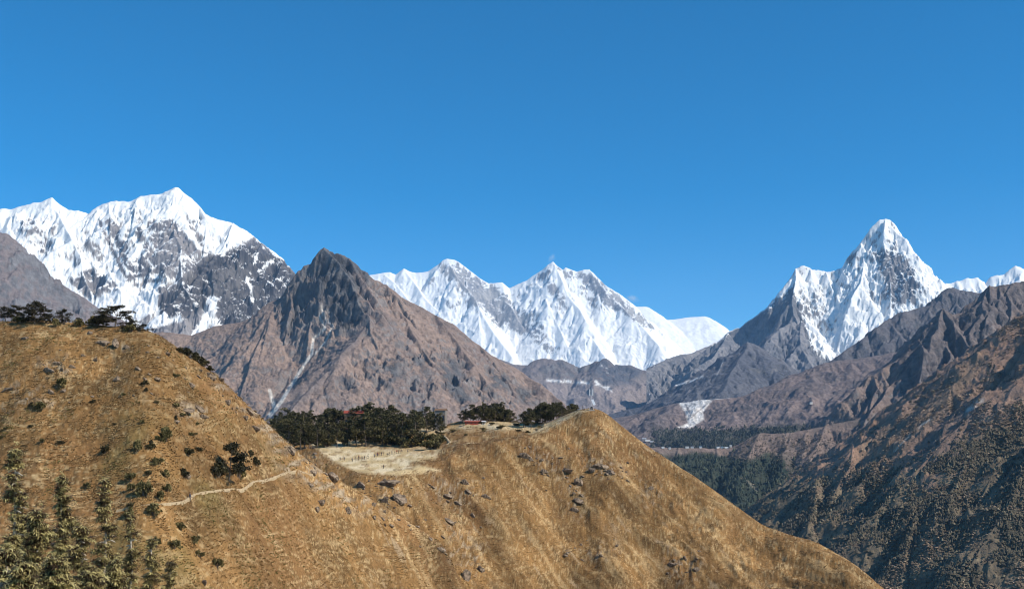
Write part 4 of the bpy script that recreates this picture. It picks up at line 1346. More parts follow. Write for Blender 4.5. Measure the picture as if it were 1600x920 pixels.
BIG = [  # photo px, py, width, height, label
    (181, 534, 9, 20, 'tall upright grey boulder below the skyline bushes on the left hill'),
    (140, 519, 13, 8, 'dark flat boulder just under the biggest bush of the left skyline'),
    (160, 534, 20, 10, 'broken rock slab left of the tall upright boulder'),
    (199, 543, 9, 8, 'small pale boulder right of the tall upright boulder'),
    (261, 551, 11, 10, 'round dark boulder near the right shoulder of the left hill'),
    (246, 558, 6, 5, 'little white stone left of the round dark boulder'),
    (148, 562, 10, 10, 'grey block standing alone in grass below the broken slab'),
    (91, 567, 14, 7, 'dark rock lip at the top of the left rock cluster'),
    (77, 580, 20, 10, 'wide overhanging boulder in the left rock cluster'),
    (96, 577, 10, 8, 'grey boulder at the right of the left rock cluster'),
    (113, 573, 9, 7, 'small dark boulder apart from the left rock cluster'),
    (38, 528, 14, 6, 'low flat slab high on the left hill near the frame edge'),
    (183, 591, 13, 9, 'dark edged boulder in the middle of the left hill'),
    (215, 575, 9, 8, 'small dark hump between the middle boulder and the shoulder'),
    (245, 592, 10, 9, 'grey hump rock right of the middle boulder'),
    (80, 610, 8, 12, 'steep pale rock with a bush growing beside it'),
    (10, 608, 24, 10, 'pale rocky ledge at the left frame edge'),
    (299, 600, 15, 11, 'dark square boulder near the right edge of the left hill'),
    (330, 586, 18, 12, 'jagged boulder on the right skyline of the left hill'),
    (344, 590, 11, 10, 'reddish block right of the jagged skyline boulder'),
    (312, 577, 9, 7, 'small block above the jagged skyline boulder'),
    (290, 640, 22, 9, 'dark overhanging ledge above the pale flat stone'),
    (310, 638, 16, 9, 'rock ledge at the right end of the dark overhang'),
    (274, 657, 12, 6, 'pale flat stone below the dark ledge'),
    (318, 650, 14, 9, 'brown boulder below the right end of the ledge'),
    (355, 627, 12, 10, 'pale tilted slab on the stony edge of the left hill'),
    (390, 640, 14, 14, 'dark cleft boulder on the stony edge'),
    (383, 652, 10, 9, 'small dark rock below the cleft boulder'),
    (400, 668, 14, 12, 'pale rock at the lower stony edge of the left hill'),
    (455, 702, 15, 17, 'grey upright rock beside the grove end of the stony edge'),
    (519, 742, 17, 20, 'large pale cracked boulder beside the footpath end'),
    (488, 736, 12, 10, 'white boulder just above the footpath end'),
    (484, 756, 12, 8, 'pale low boulder under the footpath end'),
    (545, 796, 12, 14, 'pale wedge rock standing alone below the footpath'),
    (500, 783, 18, 10, 'long grey rock lying on the grass below the footpath'),
    (494, 794, 11, 10, 'grey rock at the foot of the long rock'),
    (565, 757, 14, 12, 'pale grey rock between footpath end and dark hollows'),
    (607, 752, 32, 11, 'long dark rock ledge below the pale meadow'),
    (601, 776, 14, 15, 'dark hollow rock left of the split pair under the ledge'),
    (622, 777, 22, 18, 'dark slanting rock right of the split pair under the ledge'),
    (583, 785, 9, 10, 'small rock left of the split pair'),
    (584, 807, 8, 8, 'small dark rock below the split pair'),
    (699, 774, 13, 9, 'dark oval boulder in the middle of the grass face'),
    (716, 786, 11, 6, 'thin dark rock below the oval boulder'),
    (727, 752, 12, 11, 'pale boulder above the oval boulder'),
    (731, 768, 10, 8, 'grey rock right of the oval boulder'),
    (700, 812, 17, 10, 'white cracked rock low on the middle face'),
    (739, 803, 7, 10, 'narrow upright dark rock right of the white cracked rock'),
    (760, 774, 14, 9, 'flat rock between the oval boulder and the long crag'),
    (822, 710, 20, 13, 'dark slanting crag top on the right face'),
    (851, 735, 11, 9, 'small pale rock in the middle of the crag line'),
    (884, 733, 24, 13, 'long dark crag below the mast knoll'),
    (905, 750, 16, 16, 'steep dark crag at the lower end of the crag line'),
    (903, 781, 15, 12, 'white boulder alone under the crag line'),
    (898, 795, 12, 10, 'dark rock just under the white boulder'),
    (940, 727, 22, 12, 'grey rock cluster top right of the crag line'),
    (955, 737, 16, 10, 'grey broken rock at the right of the crag line'),
    (925, 733, 13, 10, 'dark rock between crag line and right cluster'),
    (692, 838, 8, 6, 'small white stone on the lower spur'),
    (688, 857, 18, 8, 'dark flat rock on the lower spur'),
    (727, 895, 12, 20, 'long dark rock on the lower spur near the frame bottom'),
    (752, 886, 10, 12, 'grey tilted rock right of the long spur rock'),
    (1019, 762, 9, 7, 'dark rock high on the right edge slope'),
    (1050, 880, 12, 9, 'grey rock low on the right slope'),
    (1070, 872, 9, 8, 'pale rock low on the right slope'),
    (1088, 890, 11, 9, 'dark rock near the frame bottom on the right slope'),
    (318, 908, 13, 12, 'grey boulder at the bottom right of the leafy trees'),
    (290, 740, 14, 12, 'pale rock with a shadow among the bushes above the footpath')]
for (px, py, w_, h_, lab) in BIG:
    boulder(px, py, w_, h_, lab)
SMALL = [((330, 580), (505, 735), 60, 'small broken rock along the stony edge of the left hill'), ((820, 700), (915, 775), 26, 'small broken rock along the crag line of the right face'),
         ((930, 715), (985, 755), 14, 'small rock of the right hand cluster below the mast knoll'), ((590, 745), (760, 830), 22, 'small rock scattered on the middle grass face'), ((40, 540), (300, 640), 34, 'small stone lying in the dry grass of the left hill'),
         ((880, 840), (970, 875), 14, 'small rock in the low patch of the right face'), ((1040, 855), (1095, 900), 9, 'small rock in the lowest patch of the right slope'), ((560, 750), (700, 860), 20, 'small rock along the lower spur')]
for a, b, nn, lab in SMALL:
    along = nn in (60, 26, 20)
    for _ in range(nn):
        if along:
            t = random.random(); px = a[0] + (b[0] - a[0]) * t + random.gauss(0, 13); py = a[1] + (b[1] - a[1]) * t + random.gauss(0, 12)
        else:
            px = random.uniform(a[0], b[0]); py = random.uniform(a[1], b[1])
        w_ = random.uniform(2.5, 7)
        boulder(px, py, w_, w_ * random.uniform(.5, 1.0), lab, lab.replace('small rock', 'small rocks').replace('small stone', 'small stones').replace('small broken rock', 'small broken rocks'))

# ---- grove of dark pines on the plateau
protos = [make_pine(800 + k, 10.0, 'dark pine', None, spread=.34) for k in range(5)]
kids = [children_of(p) for p in protos]
top_env = np.array([(418, 655), (428, 650), (445, 642), (462, 638), (480, 640), (500, 640), (515, 637), (530, 641), (545, 642), (560, 634), (570, 626), (582, 627), (598, 628), (612, 632), (625, 634), (640, 627), (652, 626), (665, 628), (680, 631), (695, 640),
                    (712, 645), (722, 642), (732, 636), (745, 630), (760, 627), (775, 627), (788, 631), (797, 637), (808, 650), (818, 642), (828, 634), (842, 630), (855, 628), (868, 627), (880, 631), (892, 630), (900, 633), (910, 640)], float)
rg = np.random.default_rng(31)
used = [False] * 5
GROVE = 'dark pines of the grove on the plateau'


def plant(px, d, hh, label, group):
    k = int(rg.integers(5)); x = (px - 800) / F * d
    z = gz(x, d)
    sc = hh / 10.0; wd = sc * rg.uniform(.9, 1.25)
    if not used[k]:
        o = protos[k]; used[k] = True
        o.location = (x, d, z); o.scale = (wd, wd, sc); o['label'] = label; o['group'] = group
    else:
        copy_thing(protos[k], kids[k], (x, d, z), rg.uniform(0, 6.28), (wd, wd, sc), label, group)


def env_h(px, d):
    yt = np.interp(px, top_env[:, 0], top_env[:, 1])
    return (HZ - yt) / F * d - gz((px - 800) / F * d, d)


for a, b, nn, d0, d1, lab, grp in ((420, 700, 34, 610, 665, 'dark pine in the back row of the large left grove', 'back row pines of the large grove'),
                                    (426, 690, 30, 570, 610, 'dark pine in the middle of the large left grove', 'middle pines of the large grove'),
                                    (440, 660, 26, 540, 572, 'dark pine at the front edge of the large left grove', 'front row pines of the large grove'),
                                    (720, 806, 20, 598, 612, 'dark pine in the compact middle clump behind the red roofed shelter', 'pines of the compact middle clump'),
                                    (816, 905, 24, 566, 588, 'dark pine in the clump left of the mast knoll', 'pines of the clump left of the mast')):
    for i in range(nn):
        px = a + (b - a) * (i + rg.uniform(.1, .9)) / nn; d = rg.uniform(d0, d1)
        if 'front' in lab: d = rg.uniform(max(d0, 540 + abs(px - 560) * .02), d1)
        hh = env_h(px, d) * (rg.uniform(.70, 1.06) if d > 600 or 'clump' in lab else rg.uniform(.45, .92))
        if hh < 3: hh = 3.0
        plant(px, d, min(hh, 17), lab, grp)

# bushes in front of the grove and across the left hill
OL = ((.085, .07, .025), (.26, .205, .08)); DK = ((.03, .027, .012), (.12, .095, .04))
bproto = [make_bush(850 + k, 'shrub', 'shrub', OL, 1.0) for k in range(3)] + [make_bush(860 + k, 'shrub', 'shrub', DK, 1.0) for k in range(3)]
bk = [children_of(p) for p in bproto]
bused = [False] * 6


def bush(px, py, wpx, hpx, label, group=None, dark=False):
    p = hit(px, py); s = p.y / F
    k = int(rg.integers(3)) + (3 if dark else 0)
    sc = (wpx * s / 1.35, wpx * s / 1.35, hpx * s / .95)
    if not bused[k]:
        bused[k] = True; o = bproto[k]
        o.location = p; o.scale = sc; o['label'] = label
        if group: o['group'] = group
    else:
        copy_thing(bproto[k], bk[k], p, rg.uniform(0, 6.28), sc, label, group)


for (px, py, w_, h_, lab, dk) in (
        (165, 708, 18, 15, 'small dark bush alone in the grass above the leafy trees', True), (236, 703, 14, 15, 'dark upright bush left of the dark pine on the slope', True), (216, 707, 20, 20, 'olive bush left of the dark upright bush', False),
        (258, 690, 26, 26, 'tall loose olive bush on the upper slope', False), (293, 712, 18, 12, 'dark flat bush above the pale rock', True), (245, 727, 22, 13, 'wide olive bush in the middle of the bush patch', False),
        (232, 742, 14, 9, 'small low bush under the wide olive bush', True), (258, 748, 15, 14, 'round olive bush left of the pale rock', False), (288, 745, 18, 15, 'dark bush around the pale rock', True), (205, 752, 20, 16, 'big round olive bush left in the bush patch', False),
        (227, 778, 27, 28, 'largest olive bush just above the footpath', False), (206, 768, 14, 14, 'small olive bush left of the largest bush', False), (261, 770, 16, 14, 'olive bush right of the largest bush', False), (250, 784, 15, 17, 'yellowish bush touching the footpath', False),
        (204, 794, 14, 9, 'low dark bush on the footpath edge', True), (240, 806, 28, 22, 'wide olive bush just below the footpath', False), (202, 812, 16, 22, 'olive bush below the start of the footpath', False), (282, 828, 17, 14, 'round olive bush below the footpath bend', False),
        (304, 848, 20, 14, 'olive bush on the slope right of the leafy trees', False), (272, 858, 26, 17, 'dark olive bush right beside the leafy trees', False), (311, 870, 17, 12, 'low olive bush near the bottom of the slope', False), (245, 855, 18, 20, 'olive bush half hidden by the leafy trees', False),
        (338, 886, 20, 16, 'low olive bush at the frame bottom beside the boulder', False), (135, 765, 14, 10, 'olive bush seen between two leafy trees', False), (95, 605, 20, 16, 'loose olive bush beside the steep pale rock', False), (65, 640, 22, 14, 'low olive bush on the left slope', False),
        (378, 722, 14, 10, 'brown olive bush right of the dark pine', False), (400, 727, 14, 14, 'dark bush on the stony slope near the footpath', True), (392, 712, 12, 9, 'small dark bush under the stony edge', True), (310, 705, 14, 8, 'small dark bush left above the dark pine', True)):
    bush(px, py, w_, h_, lab, None, dk)
for i in range(46):
    px = rg.uniform(440, 690); py = np.interp(px, [430, 490, 560, 600, 640, 690], [668, 691, 684, 686, 692, 695]) - rg.uniform(0, 14)
    bush(px, py + 9, rg.uniform(16, 34), rg.uniform(11, 19), 'low olive bush along the front edge of the large grove', 'low bushes along the front of the large grove', rg.uniform() < .45)
for i in range(16):
    px = rg.uniform(665, 850); py = rg.uniform(658, 682) + (px < 720) * 4
    bush(px, py, rg.uniform(6, 12), rg.uniform(3, 5), 'low brown bush dotted over the pale plateau', 'low bushes dotted over the plateau', rg.uniform() < .5)
for i in range(24):
    px = rg.uniform(-20, 330); py = rg.uniform(590, 700)
    bush(px, py, rg.uniform(7, 14), rg.uniform(4, 8), 'little tussock like bush in the grass of the left slope', 'little bushes in the grass of the left slope', rg.uniform() < .4)

# skyline trees of the left hill
for (px, py, wpx, hpx, seed, lab) in ((6, 500, 30, 22, 901, 'dark wind bent pine at the left end of the skyline'), (22, 501, 34, 24, 902, 'spreading dark pine second from the left end of the skyline'), (52, 507, 46, 36, 903, 'largest dark layered pine of the left skyline'),
                                     (38, 505, 30, 26, 908, 'dark pine pressed against the largest skyline pine'), (72, 508, 24, 18, 909, 'low dark pine at the right foot of the largest skyline pine'),
                                     (99, 506, 26, 24, 904, 'lone small dark pine between the two big skyline clumps'), (122, 507, 14, 12, 905, 'tiny pine left of the wide dark skyline clump'), (178, 511, 58, 33, 906, 'wide dark pine with a pointed top on the skyline'), (160, 509, 30, 24, 910, 'dark pine on the left flank of the wide skyline pine'),
                                     (200, 514, 30, 18, 911, 'low dark pine on the right flank of the wide skyline pine'), (222, 517, 26, 12, 907, 'low dark bush pine at the right end of the skyline')):
    p = hit(px, py + 2); s = p.y / F
    h = hpx * s * 1.1
    t = make_pine(seed, 5.0, lab, None, spread=.52, flatrow=True, cols=((.018, .016, .009), (.075, .06, .03)))
    t.location = (p.x, p.y + .8, p.z); t.scale = (wpx * s / 5.2, wpx * s / 5.2, h / 5.0)
for (px, py, w_, h_, lab) in ((32, 504, 26, 14, 'rounded olive bush under the left skyline pines'), (150, 508, 30, 20, 'rounded olive bush left of the wide skyline pine'), (125, 508, 18, 14, 'loose olive bush in the skyline gap'), (88, 508, 18, 14, 'olive bush left of the lone small skyline pine'), (205, 517, 20, 14, 'olive bush under the right flank of the wide skyline pine')):
    bush(px, py + 2, w_, h_, lab)
for i, (px, py, w_, h_) in enumerate(((282, 549, 18, 10), (293, 554, 24, 14), (306, 561, 24, 14), (318, 568, 22, 13), (328, 573, 14, 9))):
    bush(px, py + 2, w_, h_, ['small dark bush starting the row on the sloping skyline', 'dark bush second in the row on the sloping skyline', 'broad dark bush in the middle of the sloping skyline row', 'dark bush before the last on the sloping skyline', 'last small dark bush of the sloping skyline row'][i], None, True)
# dark pine on the slope
p = hit(358, 752)
t = make_pine(930, 5.0, 'dark leaning pine standing alone on the left slope above the footpath', None, spread=.46, flatrow=True, cols=((.016, .015, .008), (.065, .055, .025)))
sc = 62 * p.y / F / 5.0
t.location = (p.x, p.y, p.z); t.scale = (sc * .95, sc * .95, sc); t.rotation_euler = (0, .12, 1.0)
for (px, py, w_, h_, lab) in ((340, 744, 30, 24, 'dark bush leaning on the left of the dark slope pine'), (372, 748, 22, 26, 'olive bush on the right of the dark slope pine')):
    bush(px, py, w_, h_, lab, None, 'left' in lab)
# ------------------------------------------------------------------ far woods
m_wood = leaf_mat('far_wood', .8, 0.0)


def wood(lay, n, mask, hm, label, seed, cols, conifer=1.0, wm=.42):
    r = np.random.default_rng(seed)
    V = lay.V; PY = HZ - F * V[..., 2] / V[..., 1]; PX = np.broadcast_to(lay.pxs[None], PY.shape)
    N = np.cross(np.gradient(V, axis=1), np.gradient(V, axis=0))
    ok = (np.einsum('rck,rck->rc', N, -V) > 0) & (PY < 960) & (PX > 940) & (PX < 1700)
    w = (np.maximum(mask(PX, PY, V), 0) * ok).ravel()
    idx = r.choice(len(w), n, p=w / w.sum())
    jit = r.normal(0, 4.0, (n, 2))
    P = V.reshape(-1, 3)[idx].copy(); P[:, :2] += jit * .5
    h = hm * r.uniform(.55, 1.35, n)
    tv, tf = [], []
    for (z0, z1, rr, sg) in ((.05, .62, .5, 6), (.38, 1.0, .34, 5)):
        b = len(tv)
        for j in range(sg):
            a = 2 * math.pi * j / sg
            k = 1 + .3 * math.sin(j * 2.3 + z0 * 9)
            tv.append((math.cos(a) * rr * k, math.sin(a) * rr * k, z0 + .06 * math.sin(j * 3.1)))
        tv.append((0, 0, z1))
        tf += [(b + j, b + (j + 1) % sg, b + sg) for j in range(sg)]
    kc = int(n * conifer)
    M = np.zeros((n, 3, 3)); a = r.uniform(0, 6.283, n); ww = h * wm * r.uniform(.7, 1.3, n) * 2
    M[:, 0, 0] = np.cos(a) * ww; M[:, 0, 1] = -np.sin(a) * ww; M[:, 1, 0] = np.sin(a) * ww; M[:, 1, 1] = np.cos(a) * ww; M[:, 2, 2] = h
    M[kc:, 2, 2] *= .62; M[kc:, :2] *= 1.5
    Vv, Ff = stamp(np.array(tv), np.array(tf), M, P)
    o = link_mesh('forest', Vv, Ff, m_wood, None, smooth=False)
    t = np.clip(.45 + .8 * fbm(P[:, 0] / 90, P[:, 1] / 90 + P[:, 2] / 60, 3, seed + 2) + r.normal(0, .25, n), 0, 1)[:, None]
    c = C3(*cols[0]) * (1 - t) + C3(*cols[1]) * t
    o_ = r.uniform(0, 1, n) > .93
    c[o_] = C3(*cols[1]) * r.uniform(1.2, 1.9, (o_.sum(), 1))
    set_attr(o, 'albedo', np.concatenate([np.repeat(c, len(tv), 0), np.ones((len(tv) * n, 1))], 1))
    tag(o, label, 'forest', None, 'stuff')


def km(px, py, V):
    edge = np.interp(px, [1000, 1050, 1080, 1110, 1140, 1170, 1200, 1230, 1260], [705, 712, 707, 708, 714, 720, 712, 716, 735])
    return sm(0, 8, py - edge) * (1 - .75 * poly_in(px, py, [(1215, 690), (1300, 680), (1290, 740), (1240, 760), (1225, 740)], 8)) * (1 - .9 * stroke(px, py, [(1160, 747), (1172, 755), (1182, 768)], 2, 3)) + .02 * (py > 690)


def slm(px, py, V):
    n1 = fbm(V[..., 0] / 90, V[..., 1] / 90, 4, 501); n2 = fbm(V[..., 0] / 260, V[..., 1] / 260, 3, 502)
    return slope_forest(px, py, n1, n2) * np.clip(.45 + 2.6 * n1, .03, 1.0) + .05 * sm(-.1, .3, n1)


wood(knoll, 7000, km, 15, 'dark conifer forest below the far village', 511, ((.018, .03, .022), (.055, .062, .038)))
wood(slope, 22000, slm, 6.0, 'mixed dark woods over the right hand slope', 512, ((.058, .052, .036), (.155, .126, .078)), .45, .40)
wood(slope, 20000, lambda px, py, V: .05 + np.clip(.1 + 2.2 * fbm(V[..., 0] / 120, V[..., 1] / 120, 4, 521), 0, 1), 3.4, 'low brown scrub over the right hand slope', 522, ((.12, .09, .062), (.31, .215, .135)), .0, .5)
wood(crags, 9000, lambda px, py, V: sm(520, 600, py) * np.clip(.3 + 1.5 * fbm(V[..., 0] / 150, V[..., 1] / 150, 4, 523), 0, 1), 4.5, 'thin brown scrub on the craggy ridge', 524, ((.05, .045, .04), (.17, .13, .10)), .0, .5)
wood(knoll, 3000, lambda px, py, V: sm(670, 690, py) * (1 - km(px, py, V)) * sm(1120, 1160, px), 5.0, 'brown scrub on the ribs right of the far village', 525, ((.06, .05, .035), (.19, .145, .10)), .0, .5)
wood(terrace, 3500, lambda px, py, V: sm(666, 676, py + .03 * (px - 1100)) * sm(1005, 1030, px) * (1 - sm(1230, 1280, px)), 14, 'dark wood on the terrace behind the far village', 513, ((.02, .03, .026), (.06, .065, .05)))
wood(crags, 3000, lambda px, py, V: sm(665, 705, py + 40 * fbm(V[..., 0] / 150, V[..., 1] / 150, 3, 503)) * (1 - sm(1330, 1370, px)), 11, 'scattered dark trees at the foot of the craggy ridge', 514, ((.022, .03, .022), (.08, .075, .05)), .7)


# ------------------------------------------------------------------ leafy trees close to the viewer
def bundle():
    tv, tf = [], []
    rr = np.random.default_rng(17)
    for k in range(6):
        a = 2 * math.pi * k / 6 + rr.uniform(-.4, .4); el = rr.uniform(.0, .6); L = rr.uniform(.6, 1.25); w = .12
        cx, cy = math.cos(a), math.sin(a); nx, ny = -cy, cx
        b = len(tv)
        for (t, z, ww) in ((.05, 0, .5), (.6, .22 * el + .03, 1.0), (1.0, -.34, .15)):
            tv += [(cx * t * L - nx * w * ww, cy * t * L - ny * w * ww, z), (cx * t * L + nx * w * ww, cy * t * L + ny * w * ww, z)]
        for q in range(2):
            tf.append((b + 2 * q, b + 2 * q + 1, b + 2 * q + 3, b + 2 * q + 2))
    return np.array(tv), np.array(tf)


BV, BF = bundle()
m_nleaf = leaf_mat('near_leaves', .45, .3)


def near_tree(px_top, py_top, d, spread, seed, label, dens=1.0):
    r = np.random.default_rng(seed)
    x = (px_top - 800) / F * d; zt = (HZ - py_top) / F * d; zg = gz(x, d)
    h = zt - zg
    root = empty('leafy_tree', (x, d, zg), 0, label, 'tree')
    bm = bmesh.new()
    axis = []
    px_ = np.array([0., 0.])
    for i in range(9):
        axis.append((px_[0], px_[1], -.4 + (h + .2) * i / 8)); px_ = px_ + r.normal(0, .11, 2)
    A = np.array(axis); A[:, :2] -= A[-1, :2]
    tube(bm, [tuple(p) for p in A], [max(.018, .115 * (1 - i / 8.2) * h / 9 + .014) for i in range(9)], 7)
    bp, bs = [], []
    nb = int(92 * dens)
    for i in range(nb):
        t = 1 - .62 * ((i + r.uniform(0, 1)) / nb) ** 1.15          # most limbs in the part the frame can see
        c = np.array([np.interp(t * h, A[:, 2], A[:, k]) for k in range(3)])
        a = r.uniform(0, 6.283); L = spread * (.14 + 3.0 * (1 - t)) * r.uniform(.45, 1.2)
        up = r.uniform(.1, .55)
        dirv = np.array([math.cos(a), math.sin(a)])
        pts = []
        for k in range(5):
            u = k / 4
            pts.append(c + np.array([*(dirv * L * u), L * (up * u - .45 * u * u)]) + (r.normal(0, .035 * L, 3) if k else 0))
        tube(bm, [tuple(p) for p in pts], [.034 * (1 - .7 * k / 4) + .006 for k in range(5)], 4)
        if r.uniform() < .22:          # bare pale limb
            continue
        Pm = np.array(pts)
        m = int(max(14, L * 270 * dens))
        for k in range(m):
            u = r.uniform(.18, 1.0)
            q = np.array([np.interp(u, np.linspace(0, 1, 5), Pm[:, j]) for j in range(3)])
            off = r.normal(0, min(.05 + .12 * L, .17), 3) * (1, 1, .6)
            bp.append(q + off); bs.append(r.uniform(.09, .19))
            if k % 16 == 0:
                tube(bm, [tuple(q), tuple(q + off)], [.008, .004], 3)
    for k in range(30):
        bp.append(A[-1] + r.normal(0, .07, 3) * (1, 1, 2)); bs.append(r.uniform(.06, .12))
    bm_obj('trunk', bm, m_bark_pale, root, True)
    bp = np.array(bp); bs = np.array(bs); n = len(bp)
    M = np.zeros((n, 3, 3)); a = r.uniform(0, 6.283, n)
    M[:, 0, 0] = np.cos(a); M[:, 0, 1] = -np.sin(a); M[:, 1, 0] = np.sin(a); M[:, 1, 1] = np.cos(a); M[:, 2, 2] = 1
    tilt = rand_rot(r, n); w = .35
    M = M * (1 - w) + tilt * w
    M *= bs[:, None, None]
    V, Fc = stamp(BV, BF, M, bp)
    o = link_mesh('crown', V, Fc, m_nleaf, root, smooth=False)
    lift = np.clip((bp[:, 2] / h - .55) / .4, 0, 1)
    t = np.clip(r.normal(.55, .3, n), 0, 1)[:, None]
    c = C3(.20, .155, .055) * (1 - t) + C3(.78, .64, .27) * t
    rad = np.hypot(bp[:, 0] - np.interp(bp[:, 2], A[:, 2], A[:, 0]), bp[:, 1] - np.interp(bp[:, 2], A[:, 2], A[:, 1]))
    br = (r.uniform(0, 1, n) < .16 + .30 * lift)[:, None]
    c = np.where(br, C3(.06, .036, .02) * (.5 + t), c)          # old brown leaves among the green ones
    set_attr(o, 'albedo', np.concatenate([np.repeat(c, len(BV), 0), np.ones((len(BV) * n, 1))], 1))
    return root


for a in ((24, 696, 33, .62, 601, 'tallest leafy tree at the left with a dark pointed top', 1.1), (97, 737, 34, .55, 602, 'leafy tree with a forked pale top second from the left', 1.0), (163, 740, 36, .56, 603, 'leafy tree with bare twigs at its top beside the footpath start', .9),
          (-22, 745, 31, .7, 604, 'leafy tree cut by the left frame edge', 1.0), (58, 792, 28, .75, 605, 'low bright leafy tree between the two tallest ones', 1.1), (126, 815, 29, .68, 606, 'low leafy tree in front of the forked one', 1.0),
          (203, 800, 35, .48, 607, 'slender leafy tree with a long pale stem at the right of the group', .8), (237, 836, 37, .52, 608, 'dark topped small leafy tree near the right end of the group', .9), (10, 850, 25, .8, 609, 'bright leafy crown in the bottom left corner', 1.1), (268, 872, 38, .42, 610, 'lowest leafy sapling at the right end of the group', .8),
          (36, 872, 22, .8, 612, 'nearest bright leafy crown at the frame bottom', 1.2), (88, 862, 24, .75, 613, 'bright leafy crown at the frame bottom between the forked and the low tree', 1.1), (140, 884, 26, .7, 614, 'short bright leafy crown at the frame bottom below the low leafy tree', 1.0),
          (180, 868, 31, .6, 611, 'low leafy crown at the frame bottom beside the slender tree', .9)):
    near_tree(*a)

# ------------------------------------------------------------------ mast, rail, buildings, people
m_white = flat_mat('white_paint', (.80, .80, .78), .5, .08, 3)
m_steel = flat_mat('galvanised_steel', (.55, .56, .57), .45, .15, 5, .6)
m_dark = flat_mat('dark_cabinet', (.05, .05, .055), .6, .2, 4)
m_panel = flat_mat('white_panel', (.78, .80, .82), .3, .05, 4)
m_redroof = flat_mat('red_roof', (.34, .075, .045), .6, .25, 2)
m_stone = flat_mat('stone_wall', (.42, .38, .33), .9, .35, 2)
m_pale = flat_mat('whitewash', (.70, .67, .61), .85, .15, 1)
m_glass = flat_mat('dark_window', (.04, .045, .055), .2, .1, 2)
m_wood_b = flat_mat('weathered_wood', (.22, .13, .08), .85, .3, 3)
m_blue = flat_mat('blue_roof', (.25, .40, .58), .55, .15, 2)


def make_mast():
    p = hit(924, 641)
    root = empty('radio_mast', (p.x, p.y + .6, p.z), 0, 'slim white radio mast with two panel antennas on the knoll top', 'mast')
    bm = bmesh.new()
    for k in range(3):
        a = 2 * math.pi * k / 3 + .4
        tube(bm, [(math.cos(a) * 1.3, math.sin(a) * 1.3, -.5), (math.cos(a) * .12, math.sin(a) * .12, 6.2)], [.07, .05], 6)
        b = a + 2 * math.pi / 3
        for z in (1.5, 3.2):
            f = 1.3 - (z + .5) / 6.7 * 1.18
            tube(bm, [(math.cos(a) * f, math.sin(a) * f, z), (math.cos(b) * f, math.sin(b) * f, z)], [.035, .035], 5)
    bm_obj('tripod', bm, m_steel, root)
    bm = bmesh.new(); tube(bm, [(0, 0, 5.6), (0, 0, 10.6)], [.07, .05], 7)
    bm_obj('pole', bm, m_steel, root)
    bm = bmesh.new(); tube(bm, [(-.75, 0, 7.6), (.75, 0, 7.6)], [.05, .05], 6); tube(bm, [(-.75, 0, 9.6), (.75, 0, 9.6)], [.05, .05], 6)
    bm_obj('crossbar', bm, m_steel, root)
    for sx in (-.75, .75):
        bm = bmesh.new(); box(bm, sx, -.12, 8.9, .42, .2, 3.3); bmesh.ops.bevel(bm, geom=bm.edges[:], offset=.05, segments=1)
        bm_obj('antenna', bm, m_white, root)
    bm = bmesh.new(); box(bm, 1.05, -.5, 4.0, 1.15, .08, 3.1, Matrix.Rotation(R(-22), 3, 'Y') @ Matrix.Rotation(R(-14), 3, 'X'))
    bm_obj('solar_panel', bm, m_panel, root)
    bm = bmesh.new(); box(bm, 0.1, -.7, .9, 1.0, .7, 1.9); bmesh.ops.bevel(bm, geom=bm.edges[:], offset=.04, segments=1)
    bm_obj('cabinet', bm, m_dark, root)
    bm = bmesh.new(); box(bm, 0.2, -.3, -.05, 3.0, 2.6, .5)
    bm_obj('plinth', bm, m_stone, root)


make_mast()


def make_fence():
    P = [hit(px, py) for px, py in ((866, 662), (872, 656), (880, 651), (888, 647), (896, 644), (904, 641.5), (911, 639.5), (918, 639))]
    P = [Vector((q.x, q.y + 3.5, gz(q.x, q.y + 3.5))) for q in P]
    root = empty('fence', tuple(P[0]), 0, 'thin pale rail fence along the crest path to the mast', 'fence')
    o = P[0]
    for q in P:
        q = q - o
        bm = bmesh.new(); tube(bm, [tuple(q + Vector((0, 0, -.4))), tuple(q + Vector((0, 0, 1.9)))], [.055, .05], 6)
        bm_obj('post', bm, m_wood_b, root)
    for z in (1.0, 1.75):
        bm = bmesh.new(); tube(bm, [tuple(q - o + Vector((0, 0, z))) for q in P], [.035] * len(P), 5)
        bm_obj('rail', bm, m_wood_b, root)


make_fence()


